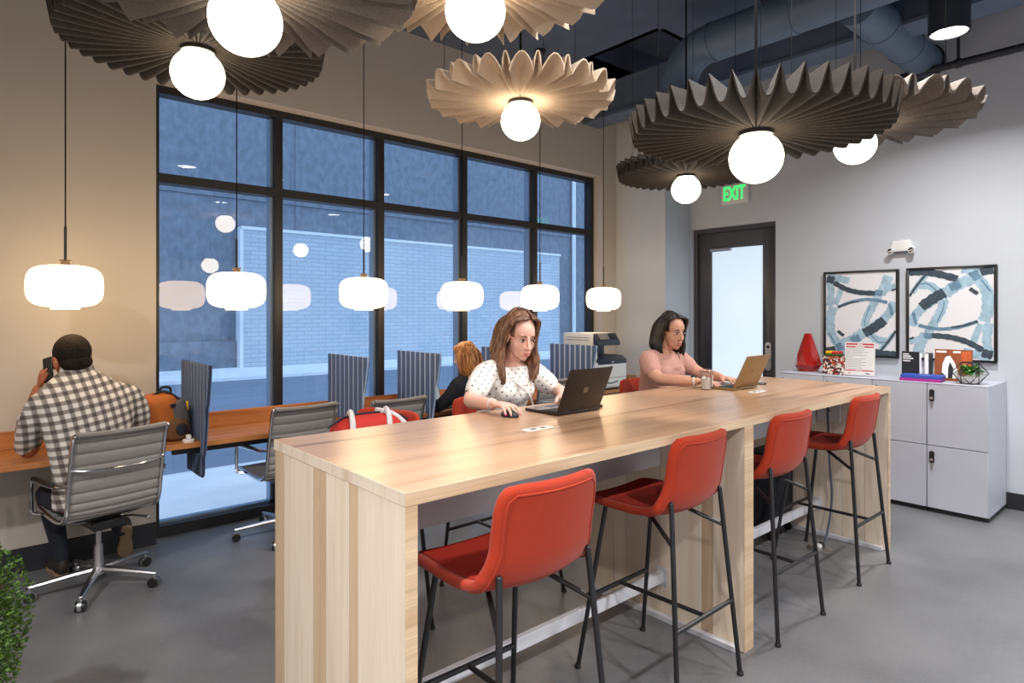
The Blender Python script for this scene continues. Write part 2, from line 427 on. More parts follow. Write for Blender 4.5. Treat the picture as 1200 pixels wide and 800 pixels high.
bp = nd(nt, 'ShaderNodeBump'); bp.inputs['Strength'].default_value = .35; bp.inputs['Distance'].default_value = .02; nt.links.new(n2.outputs[0], bp.inputs['Height']); nt.links.new(bp.outputs[0], b.inputs['Normal'])
m, nt, b = nodes('dotted'); M['dotted'] = m
tc = nd(nt, 'ShaderNodeTexCoord'); mp = nd(nt, 'ShaderNodeMapping'); mp.inputs['Rotation'].default_value = (0, R(45), R(20)); mp.inputs['Scale'].default_value = (1 / .032,) * 3
nt.links.new(tc.outputs['Object'], mp.inputs[0]); sx = nd(nt, 'ShaderNodeSeparateXYZ'); nt.links.new(mp.outputs[0], sx.inputs[0])
def cell(src):
    f = nd(nt, 'ShaderNodeMath', operation='FRACT'); nt.links.new(src, f.inputs[0])
    s_ = nd(nt, 'ShaderNodeMath', operation='SUBTRACT'); s_.inputs[1].default_value = .5; nt.links.new(f.outputs[0], s_.inputs[0])
    q = nd(nt, 'ShaderNodeMath', operation='POWER'); q.inputs[1].default_value = 2
    ab = nd(nt, 'ShaderNodeMath', operation='ABSOLUTE'); nt.links.new(s_.outputs[0], ab.inputs[0]); nt.links.new(ab.outputs[0], q.inputs[0]); return q.outputs[0]
ad = nd(nt, 'ShaderNodeMath', operation='ADD'); nt.links.new(cell(sx.outputs[0]), ad.inputs[0]); nt.links.new(cell(sx.outputs[2]), ad.inputs[1])
r = ramp(nt, [(.012, srgb(52, 50, 62)), (.022, srgb(240, 236, 232))]); nt.links.new(ad.outputs[0], r.inputs[0])
nt.links.new(r.outputs[0], b.inputs['Base Color']); b.inputs['Roughness'].default_value = .8
n2 = nd(nt, 'ShaderNodeTexNoise'); n2.inputs['Scale'].default_value = 16; nt.links.new(tc.outputs['Object'], n2.inputs[0])
bp = nd(nt, 'ShaderNodeBump'); bp.inputs['Strength'].default_value = .3; bp.inputs['Distance'].default_value = .02; nt.links.new(n2.outputs[0], bp.inputs['Height']); nt.links.new(bp.outputs[0], b.inputs['Normal'])
def hair_mat(key, stops, scale=(60, 60, 3)):
    m, nt, b = nodes(key); M[key] = m
    tc = nd(nt, 'ShaderNodeTexCoord'); mp = nd(nt, 'ShaderNodeMapping'); mp.inputs['Scale'].default_value = scale
    nt.links.new(tc.outputs['Object'], mp.inputs[0]); n = nd(nt, 'ShaderNodeTexNoise'); n.inputs['Scale'].default_value = 1.2; n.inputs['Detail'].default_value = 3
    nt.links.new(mp.outputs[0], n.inputs[0]); r = ramp(nt, stops); nt.links.new(n.outputs[0], r.inputs[0]); nt.links.new(r.outputs[0], b.inputs['Base Color'])
    b.inputs['Roughness'].default_value = .45
    bp = nd(nt, 'ShaderNodeBump'); bp.inputs['Strength'].default_value = .5; bp.inputs['Distance'].default_value = .006; nt.links.new(n.outputs[0], bp.inputs['Height']); nt.links.new(bp.outputs[0], b.inputs['Normal'])
hair_mat('hair_brown', [(.3, srgb(62, 40, 28)), (.5, srgb(110, 76, 54)), (.7, srgb(158, 118, 86))])
hair_mat('hair_dark', [(.3, srgb(16, 13, 13)), (.6, srgb(40, 32, 30)), (.75, srgb(74, 60, 52))])
hair_mat('hair_auburn', [(.3, srgb(96, 54, 26)), (.5, srgb(168, 106, 52)), (.7, srgb(226, 176, 112))])
hair_mat('hair_short', [(.3, srgb(14, 12, 11)), (.7, srgb(46, 38, 32))], (90, 90, 90)); M['hair_short'].node_tree.nodes['Principled BSDF'].inputs['Roughness'].default_value = .8; M['hair_short'].node_tree.nodes['Principled BSDF'].inputs['Specular IOR Level'].default_value = .15
# ------------------------------------------------------------ room shell
RX, WY, FY, CZ = 6.231, 4.73, 4.857, 4.02      # right wall, window wall face, window frame plane, ceiling
LX, BY = -2.8, -3.2
struct(box('floor', LX, RX + .2, BY, FY + .12, -.1, 0, 'floor_grey'))
wl = MB(); wl.box(LX, .957, WY, WY + .25, 0, CZ + .4).box(5.52, RX + .2, WY, WY + .25, 0, CZ + .4).box(.957, 5.52, WY, WY + .25, 3.132, CZ + .4)
struct(wl.build('wall_window', 'wall_warm'))
wr = MB(); wr.box(RX, RX + .2, BY, 3.024, 0, CZ + .4).box(RX, RX + .2, 4.01, WY, 0, CZ + .4).box(RX, RX + .2, 3.024, 4.01, 2.498, CZ + .4)
struct(wr.build('wall_right', 'wall_grey'))
struct(box('wall_chase', 5.77, RX, 4.04, WY, 0, CZ, 'wall_grey', bevel=.004))
struct(box('wall_back', LX, RX, BY - .2, BY, 0, CZ + .4, 'wall_grey'))
struct(box('wall_left', LX - .2, LX, BY, WY, 0, CZ + .4, 'wall_warm'))
# ceiling deck with a deeper bay near the window corner
ce = MB(); ce.box(LX, RX, BY, 3.24, CZ, CZ + .12).box(LX, 4.55, 3.24, WY, CZ, CZ + .12).box(4.55, RX, 4.2, WY, CZ, CZ + .12).box(4.55, RX, 3.24, 4.2, CZ + .4, CZ + .5)
ce.box(4.5, 4.55, 3.24, 4.2, CZ, CZ + .4).box(4.55, RX, 3.2, 3.24, CZ, CZ + .4).box(4.55, RX, 4.2, 4.24, CZ, CZ + .4)
struct(ce.build('ceiling', 'ceil_dark'))
# baseboards
struct(box('baseboard_window', LX, .955, WY - .014, WY, 0, .15, 'base_dark', bevel=.002))
struct(box('baseboard_right', RX - .012, RX, BY, 3.02, 0, .13, 'base_dark', bevel=.002))
struct(box('baseboard_corner', 5.5, 5.768, WY - .012, WY, 0, .13, 'base_dark', bevel=.002))

# window_1: black grid of five bays, a row of fanlights over tall panes
MX = [.957, 1.833, 2.73, 3.643, 4.583, 5.52]
win = bpy.data.objects.new('window_1', None); col.objects.link(win); win['kind'] = 'structure'; win['label'] = 'black framed storefront window of five tall bays'
D0, D1 = FY, FY + .11
fr = MB()
for i, x in enumerate(MX):
    a, b_ = (x, x + .045) if i == 0 else ((x - .045, x) if i == 5 else (x - .03, x + .03))
    MB().box(a, b_, D0, D1, .07, 3.08).build('mullion', 'frame_black', win, bevel=.002)
    if 0 < i < 5: MB().box(x - .052, x - .031, D0 + .05, D1 + .02, .075, 3.07).build('mullion_clip', 'alu_strip', win)
box('head_rail', MX[0], MX[-1], D0, D1, 3.078, 3.132, 'frame_black', win, bevel=.002)
box('transom_rail', MX[0] + .02, MX[-1] - .02, D0 + .001, D1, 2.46, 2.525, 'frame_black', win, bevel=.002)
box('sill_rail', MX[0], MX[-1], D0 - .02, D1, 0, .075, 'frame_black', win, bevel=.003)
box('sill_strip', MX[0] + .045, MX[-1] - .045, D0 + .05, D1, .075, .09, 'alu_strip', win)
for i in range(5):
    a, b_ = MX[i] + (.045 if i == 0 else .03), MX[i + 1] - (.045 if i == 4 else .03)
    for z0, z1 in ((.09, 2.46), (2.525, 3.078)):
        box('pane', a, b_, D0 + .07, D0 + .076, z0, z1, 'pane', win)

# door_1: bronze frame, frosted glass leaf
dr = bpy.data.objects.new('door_1', None); col.objects.link(dr); dr['kind'] = 'structure'; dr['label'] = 'dark bronze door with tall frosted glass panel'
d0 = RX + .05
f = MB(); f.box(d0, d0 + .1, 3.024, 3.07, 0, 2.498).box(d0, d0 + .1, 3.964, 4.01, 0, 2.498).box(d0, d0 + .1, 3.07, 3.964, 2.45, 2.498)
f.build('door_frame', 'door_bronze', dr, bevel=.003)
lf = MB(); lf.box(d0 + .03, d0 + .075, 3.075, 3.20, .01, 2.445).box(d0 + .03, d0 + .075, 3.80, 3.959, .01, 2.445).box(d0 + .03, d0 + .075, 3.2, 3.8, 2.27, 2.445).box(d0 + .03, d0 + .075, 3.2, 3.8, .01, .25)
leaf = lf.build('door_leaf', 'door_bronze', dr, bevel=.002)
box('door_glass', d0 + .045, d0 + .055, 3.2, 3.8, .25, 2.27, 'frosted', dr)
hd = MB(); pl = [(3.137 + .034 * math.cos(a), 1.10 + (.115 if math.sin(a) > 0 else -.115) + .034 * math.sin(a)) for a in [2 * PI * k / 24 for k in range(24)]]
hd.prism(pl, d0 + .018, d0 + .03, 'x'); hd.build('lock_plate', 'alu', dr, bevel=.002)
h = MB(); h.tube([(d0 + .02, 3.137, 1.08), (d0 - .035, 3.137, 1.08)], .011, 10).tube([(d0 - .033, 3.137, 1.08), (d0 - .036, 3.18, 1.082), (d0 - .034, 3.25, 1.08)], .010, 10, roundcap=True)
h.build('lever_handle', 'chrome', dr)
k = MB(); k.lathe([(.0, -.004), (.017, -.004), (.017, .006), (.012, .008), (0, .008)], 16, (d0 + .016, 3.137, 1.20), 'x'); k.build('lock_cylinder', 'black_plastic', dr)
box('door_closer', d0 - .01, d0 + .03, 3.55, 3.8, 2.235, 2.27, 'alu', dr, bevel=.004)
# corridor behind the door (so nothing is open to the sky)
struct(box('wall_corridor', RX + .6, RX + .65, 2.6, 4.5, 0, CZ, 'wall_grey'))

# ------------------------------------------------------------ ceiling services
t = thing('roof_beam', 'dark painted steel beam across the ceiling at the window corner', 'beam', (5.3, 0, 3.66))
box('bottom_flange', -.14, .14, BY + .02, WY - .02, 0, .03, 'ceil_beam', t); box('web', -.11, .11, BY + .02, WY - .02, .03, .34, 'ceil_beam', t); box('top_flange', -.14, .14, BY + .02, WY - .02, .34, .36, 'ceil_beam', t)
for yy, lb in ((2.2, 'shallow dark roof joist running above the tan felt lamps'),):
    t = thing('roof_joist', lb, 'beam', (0, yy, 3.86)); box('bottom_chord', -2.6, 4.2, -.05, .05, 0, .03, 'ceil_dark', t); box('web', -2.6, 4.2, -.02, .02, .03, .16, 'ceil_dark', t)
t = thing('round_duct', 'large blue-grey spiral duct turning down in an elbow beneath the ceiling', 'duct', (4.52, 0, 3.73))
path = [(0, -2.9, 0), (0, 0, 0), (0, 2.75, 0)]
for k in range(1, 10):
    a = R(10 * k); path.append((0, 2.75 + .27 * math.sin(a), -.27 + .27 * math.cos(a)))
path.append((0, 3.02, -.36))
MB().tube(path, .15, 28).build('duct_run', 'duct', t)
for y in (-.6, .5, 1.35, 2.05, 2.7):
    MB().tube([(0, y - .012, 0), (0, y + .012, 0)], .156, 28).build('duct_seam', 'duct', t)
MB().tube([(0, 3.02, -.345), (0, 3.02, -.375)], .185, 28).build('flange', 'alu', t)
for y in (.9, 2.3): MB().tube([(0, y, .15), (0, y, .285)], .006, 6).build('hanger_rod', 'black_metal', t)
t = thing('branch_duct', 'dark branch duct running from the large duct to the right wall', 'duct', (4.675, 1.69, 3.70))
MB().tube([(0, 0, 0), (1.5, 0, -.0)], .135, 26).build('duct_run', 'duct', t)
for x in (.45, 1.02): MB().tube([(x - .01, 0, 0), (x + .01, 0, 0)], .141, 26).build('duct_seam', 'duct', t)
MB().tube([(1.49, 0, 0), (1.54, 0, 0)], .15, 26).build('end_collar', 'pipe_dark', t)
MB().tube([(.72, 0, .13), (.72, 0, .315)], .006, 6).build('hanger_rod', 'black_metal', t)
t = thing('ceiling_pipe', 'black pipe hung from the ceiling along the right wall', 'pipe', (6.06, 0, 3.58))
MB().tube([(0, -2.9, 0), (0, 2.6, 0)], .03, 14).build('pipe_run', 'pipe_dark', t)
for y in (-.4, 1.42):
    MB().tube([(0, y, .03), (0, y, .435)], .012, 8).build('hanger_rod', 'pipe_dark', t); MB().tube([(0, y - .02, 0), (0, y + .02, 0)], .038, 14).build('pipe_clamp', 'pipe_dark', t)
t = thing('sprinkler_pipe', 'dark sprinkler pipe with a copper head above the hanging lamps', 'pipe', (3.0, 2.3, 3.72))
MB().tube([(.15, .46, .0), (1.0, -1.2, 0)], .022, 12).build('pipe_run', 'pipe_dark', t)
hx, hy = .33, .108
MB().tube([(hx, hy, -.02), (hx, hy, -.07)], .017, 10).build('drop_nipple', 'pipe_dark', t)
MB().lathe([(0, -.13), (.028, -.128), (.028, -.122), (.008, -.118), (.012, -.09), (.012, -.07), (0, -.07)], 14, (hx, hy, 0)).build('sprinkler_head', 'brass', t)
for p in ((.19, .38), (.7, -.6)):
    MB().tube([(p[0], p[1], .02), (p[0], p[1], .295)], .006, 6).build('hanger_rod', 'pipe_dark', t); MB().tube([(p[0] - .01, p[1] + .02, 0), (p[0] + .01, p[1] - .02, 0)], .032, 12).build('pipe_clamp', 'pipe_dark', t)

# cylinder downlights over the front edge of the long table, and an added row behind the camera for general light
def downlight(x, y, label, p=40):
    t = thing('cylinder_downlight', label, 'ceiling light', (x, y, 3.4), 0, 'cylinder downlights')
    MB().lathe([(.106, .004), (.118, 0), (.118, .38), (.02, .385), (.02, .62)], 32, cap=False).build('housing', 'pipe_dark', t)
    MB().lathe([(0, .012), (.106, .012), (.106, .02), (0, .02)], 32).build('lens', 'lens_glow', t)
    area('downlight_beam', (0, 0, .006), p, .2, (1, .97, .95), 150, t)
downlight(4.9, 1.2, 'black cylinder downlight hanging from the ceiling near the right wall', 50)
for x, nm in ((3.22, 'third'), (2.1, 'second'), (.7, 'nearest')): downlight(x, 1.2, f'black cylinder downlight over the table, above the {nm} stool', {3.22: 40, 2.1: 33, .7: 27}[x])
downlight(-1.5, 1.1, 'added unseen cylinder downlight beyond the near end of the table', 120)  # lamp added out of view to brighten the end panel
for x, nm in ((-.8, 'at the left end'), (1.2, 'second from the left'), (3.2, 'third from the left'), (5.2, 'nearest the right wall')): downlight(x, -1.2, f'added unseen cylinder downlight behind the camera, {nm}', 74 if x < 2 else 56)  # added lamps, out of view, lighting the upright faces

# ------------------------------------------------------------ street outside
struct(box('pavement_near', -40, 60, FY + .11, 6.7, -.14, -.02, 'sidewalk'))
struct(box('kerb_near', -40, 60, 6.7, 6.86, -.14, -.04, 'ext_white'))
struct(box('road', -40, 60, 6.86, 16.0, -.2, -.1, 'asphalt'))
struct(box('pavement_far', -40, 60, 16.0, 18.9, -.2, -.02, 'sidewalk'))
EY = 19.0
t = thing('concrete_building', 'tall weathered concrete building across the street', 'building', (0, EY, 0))
box('facade', -30, 60, 0, .5, -.2, 15, 'concrete', t)
for x in (-8.5, -3.1, 2.3, 7.7, 23.5): box('form_joint', x - .03, x + .03, -.03, 0, 0, 15, 'concrete', t)
for zz in (4.9, 8.2): box('string_course', -30, 60, -.05, 0, zz, zz + .06, 'concrete', t)
box('base_band', -30, 60, -.12, 0, -.2, .75, 'concrete', t)
MB().tube([(20.1, -.15, 0), (20.1, -.15, 14)], .09, 10).build('downpipe', 'ext_white', t)
MB().tube([(13.9, -.15, 4.0), (13.9, -.15, 14)], .09, 10).build('downpipe', 'ext_white', t)
t = thing('brick_wall', 'low white painted brick wall with pale coping, long stretch', 'wall', (0, EY - .35, 0))
box('brickwork', 6.0, 19.0, 0, .33, -.2, 3.98, 'white_brick', t); box('coping', 5.95, 19.05, -.04, .35, 3.98, 4.07, 'ext_white', t); box('end_trim', 5.9, 6.0, -.03, .33, -.2, 3.98, 'ext_white', t)
t = thing('brick_wall', 'low white painted brick wall behind the right hand window bay', 'wall', (0, EY - .35, 0))
box('brickwork', 21.8, 34, 0, .33, -.2, 3.98, 'white_brick', t); box('coping', 21.75, 34, -.04, .35, 3.98, 4.07, 'ext_white', t)
# ------------------------------------------------------------ long bar-height table
T0, T1, TY0, TY1, TZ = .881, 4.552, 1.439, 2.383, 1.07
tb = thing('communal_table', 'long bar-height ash table with slab ends and a middle support', 'table', (0, 0, 0))
tt = MB().box(T0, T1, TY0, TY1, TZ - .038, TZ).build('table_top', 'oak_top', tb, bevel=.0015)
box('front_edge_band', T0, T1, TY0 - .0015, TY0 + .001, TZ - .0375, TZ - .0008, 'oak_edge', tt)
box('end_edge_band', T0 - .0015, T0 + .001, TY0, TY1, TZ - .0375, TZ - .0008, 'oak_stave', tt)
def stave_panel(x0, x1, cuts, name='end_panel'):
    """a slab leg: a core with vertical staves on both faces, each a piece of its own"""
    p = box(name, x0 + .006, x1 - .006, TY0 + .001, TY1 - .001, 0.0, TZ - .0385, 'oak_stave', tb)
    for i in range(len(cuts) - 1):
        a, b_ = cuts[i], cuts[i + 1]
        lift = .0015 * (i % 2)
        for xa, xb in ((x0 + .0008 + lift, x0 + .007), (x1 - .007, x1 - .0008 - lift)):
            box('stave', xa, xb, a + .0008, b_ - .0008, .002, TZ - .039, 'oak_stave_dark' if b_ - a < .066 else 'oak_stave', p, bevel=.0006)
    box('front_lipping', x0, x1, TY0 - .0005, TY0 + .0015, .0, TZ - .0385, 'oak_edge', p)
    return p
cutL = [TY0 + .002, 1.71, 1.77, 1.93, 1.985, 2.03, 2.29, 2.345, TY1 - .002]
stave_panel(T0, T0 + .038, cutL)
stave_panel(2.666, 2.748, [TY0 + .002, 1.60, 1.66, 1.83, 1.90, 2.12, 2.20, TY1 - .002], 'middle_panel')
stave_panel(T1 - .038, T1, [TY0 + .002, 1.58, 1.72, 1.79, 1.96, 2.05, 2.25, TY1 - .002])
for a, b_ in ((T0 + .039, 2.665), (2.749, T1 - .039)):
    box('modesty_panel', a, b_, 1.895, 1.913, .775, TZ - .0385, 'white_metal', tb, bevel=.002)
    st = box('stretcher', a, b_, 1.87, 1.90, .185, .24, 'white_metal', tb, bevel=.003)
    for xx, s_ in ((a, 1), (b_, -1)):
        pl_ = box('mount_plate', min(xx, xx + s_ * .004), max(xx, xx + s_ * .004), 1.855, 1.915, .165, .26, 'white_metal', st, bevel=.001)
    for xx, s_ in ((a, 1), (b_, -1)):
        box('floor_channel', min(xx, xx + s_ * .03), max(xx, xx + s_ * .03), TY0 + .03, TY1 - .03, 0, .028, 'white_metal', tb, bevel=.002)
box('outlet_cover', T1 - .052, T1 - .0392, 1.73, 1.885, .80, .935, 'white_plastic', tb, bevel=.003)
def grommet(x, y, label):
    t = thing('power_grommet', label, 'outlet', (x, y, TZ), 0, 'flush power grommets')
    po = [(.08 - .028 + .028 * math.cos(a) if abs(a) < PI / 2 + .01 or a > 3 * PI / 2 - .01 else -.08 + .028 + .028 * math.cos(a), .028 * math.sin(a)) for a in [2 * PI * k / 28 for k in range(28)]]
    MB().prism(po, 0, .003).build('cover_plate', 'white_plastic', t, bevel=.001)
    for sx_ in (-.028, .028): box('socket', sx_ - .014, sx_ + .014, -.009, .009, .003, .0036, 'black_plastic', t)
grommet(1.785, 1.876, 'white oval power grommet in the table top before the black laptop')
grommet(3.634, 1.88, 'white oval power grommet in the table top before the tan laptop')

# ------------------------------------------------------------ bar stools
def shell_surface(prof, halfw, n_across, off, dish):
    """rows across x for each profile sample; prof = [(y,z)], off = shift along the local normal"""
    rows = []; n = len(prof)
    for i, (y, z) in enumerate(prof):
        a, b_ = prof[max(i - 1, 0)], prof[min(i + 1, n - 1)]
        t_ = Vector((b_[0] - a[0], b_[1] - a[1])).normalized(); nr = Vector((t_.y, -t_.x))   # towards sitter
        s = i / (n - 1); hw = halfw(s); row = []
        for k in range(n_across + 1):
            u = -1 + 2 * k / n_across
            d = off + dish(s) * u * u
            row.append(Vector((u * hw, y + nr.x * d, z + nr.y * d)))
        rows.append(row)
    return rows
def skin_rows(mb, top, bot):
    """closed sheet from an upper and a lower grid"""
    a = mb.grid(top); b_ = mb.grid(bot)
    nu, nv = len(a), len(a[0])
    def q(p, q_, r, s):
        try: mb.bm.faces.new((p, q_, r, s))
        except ValueError: pass
    for j in range(nv - 1): q(a[0][j], a[0][j + 1], b_[0][j + 1], b_[0][j]); q(a[-1][j], b_[-1][j], b_[-1][j + 1], a[-1][j + 1])
    for i in range(nu - 1): q(a[i][0], b_[i][0], b_[i + 1][0], a[i + 1][0]); q(a[i][-1], a[i + 1][-1], b_[i + 1][-1], b_[i][-1])
def stool():
    t = thing('bar_stool', 'bar stool', 'stool', (0, 0, 0), 0, 'red upholstered bar stools')
    # profile from seat front (s=0) to back top (s=1)
    pr = bez([(.235, .718), (.20, .735), (.05, .738), (-.10, .742), (-.165, .765), (-.197, .82), (-.215, .92), (-.238, 1.065)], 8)
    pr = [(p[0], p[1]) for p in [Vector((q[0], q[1])) for q in pr]]
    def hw(s):
        w_ = .205 + .03 * math.sin(PI * min(1, s / .8))
        if s < .11: w_ -= .075 * (1 - math.sqrt(1 - (1 - s / .11) ** 2))
        if s > .90: w_ -= .065 * (1 - math.sqrt(max(0, 1 - ((s - .90) / .10) ** 2)))
        return w_
    dish = lambda s: .012 + .034 * max(0, min(1, (s - .35) / .3))
    h0 = .017; n = len(pr); A_ = 16
    def frame(i):
        a, b_ = pr[max(i - 1, 0)], pr[min(i + 1, n - 1)]; tv = Vector((b_[0] - a[0], b_[1] - a[1])).normalized(); return Vector((tv.y, -tv.x))
    def pt(i, x, off):
        u = x / .235; nr = frame(i); d = off + dish(i / (n - 1)) * u * u
        return Vector((x, pr[i][0] + nr.x * d, pr[i][1] + nr.y * d))
    def loop(i, inset=0.):
        s_ = i / (n - 1); q = max(0, 1 - s_ / .035, 1 - (1 - s_) / .035); h = h0 * math.sqrt(max(.02, 1 - q * q)); w_ = hw(s_) - h0; out = []
        for k in range(A_ + 1): out.append(pt(i, -w_ + 2 * w_ * k / A_, -h))
        for k in range(1, 6): a = R(-90 + 30 * k); out.append(pt(i, w_ + h * math.cos(a), h * math.sin(a)))
        for k in range(A_ + 1): out.append(pt(i, w_ - 2 * w_ * k / A_, h))
        for k in range(1, 6): a = R(90 + 30 * k); out.append(pt(i, -w_ + h * math.cos(a), h * math.sin(a)))
        return out
    mb = MB(); V = mb.grid([loop(i) for i in range(n)], close_v=True); mb.bm.faces.new(V[0][::-1]); mb.bm.faces.new(V[-1])
    sh = mb.build('shell', 'red_felt', t, smooth=70)
    # seat pad with stitched channels, let into the shell
    i1 = int(n * .60); rows = []
    for i in range(1, i1):
        s_ = i / (n - 1); w_ = hw(s_) - .03
        for f_ in (0, .5):
            a, b_ = [pt(i, -w_ + 2 * w_ * k / 14, h0 + (.0065 if f_ else .0015)) for k in range(15)], None
            c_ = [pt(i + 1, -w_ + 2 * w_ * k / 14, h0 + (.0065 if f_ else .0015)) for k in range(15)]
            rows.append([p.lerp(q_, f_) for p, q_ in zip(a, c_)])
    low = [[p - Vector((0, 0, .008)) for p in r_] for r_ in rows]
    pd = MB(); skin_rows(pd, rows, low); pd.build('seat_pad', 'red_felt_shaded', t, smooth=25)
    # welt: a seam line set in from the rim on the back
    i0, ie = int(n * .42), int(n * .955); side = lambda sg: [pt(i, sg * (hw(i / (n - 1)) - h0 - .006), -h0 - .0005) for i in range(i0, ie)]
    wt_ = hw(ie / (n - 1)) - h0 - .02
    lp = side(-1) + [pt(ie, -wt_ + 2 * wt_ * k / 10, -h0 - .0005) for k in range(11)] + side(1)[::-1]
    MB().tube(lp, .0035, 6).build('welt', 'red_felt', sh)
    L = .0102
    rl, fl = {}, {}
    for s_ in (-1, 1):
        f0, f1 = Vector((s_ * .2375, -.2525, 0)), Vector((s_ * .182, -.187, .80)); rl[s_] = (f0, f1)
        lg = MB().tube([f0, f1], L, 10, roundcap=True).build('leg', 'black_metal', t)
        MB().lathe([(.0, 0), (.014, 0), (.014, .012), (.011, .016)], 10, f0).build('foot_glide', 'black_plastic', lg)
        g0, g1 = Vector((s_ * .2375, .2525, 0)), Vector((s_ * .17, .15, .722)); fl[s_] = (g0, g1)
        lg = MB().tube([g0, g1], L, 10, roundcap=True).build('leg', 'black_metal', t)
        MB().lathe([(.0, 0), (.014, 0), (.014, .012), (.011, .016)], 10, g0).build('foot_glide', 'black_plastic', lg)
        br0 = f0.lerp(f1, .80); br1 = Vector((s_ * .10, -.02, .715))
        MB().tube([br0, br1], .009, 8).build('seat_brace', 'black_metal', t)
    h_ = .32
    a, b_ = rl[-1][0].lerp(rl[-1][1], h_ / .80), rl[1][0].lerp(rl[1][1], h_ / .80)
    MB().tube([a, b_], .0095, 8).build('rear_crossbar', 'black_metal', t)
    c_, d_ = fl[-1][0].lerp(fl[-1][1], h_ / .722), fl[1][0].lerp(fl[1][1], h_ / .722)
    MB().tube([c_, d_], .0105, 8).build('footrest', 'black_metal', t)
    MB().tube([(a + b_) / 2, (c_ + d_) / 2], .0095, 8).build('centre_bar', 'black_metal', t)
    MB().tube([(-.17, .15, .718), (.17, .15, .718)], .009, 8).build('seat_rail', 'black_metal', t)
    return t
s0 = stool()
ST = [((1.315, 1.53, 0), R(-1), 'red bar stool nearest the camera at the front of the table'),
      ((2.255, 1.615, 0), R(1), 'red bar stool before the middle support, second from the camera'),
      ((3.083, 1.615, 0), R(-1), 'red bar stool just past the middle support, third from the camera'),
      ((4.06, 1.62, 0), 0, 'red bar stool at the far end of the table by the lockers'),
      ((2.27, 2.68, 0), R(180), 'red bar stool under the woman in the dotted blouse'),
      ((3.76, 2.68, 0), R(180), 'red bar stool under the woman in the pink tee'),
      ((1.40, 2.69, 0), R(112), 'red bar stool behind the table with a red bag on it')]
s0.location = ST[0][0]; s0.rotation_euler = (0, 0, ST[0][1]); s0['label'] = ST[0][2]
for l_, r_, lb in ST[1:]: dup(s0, l_, r_, lb)

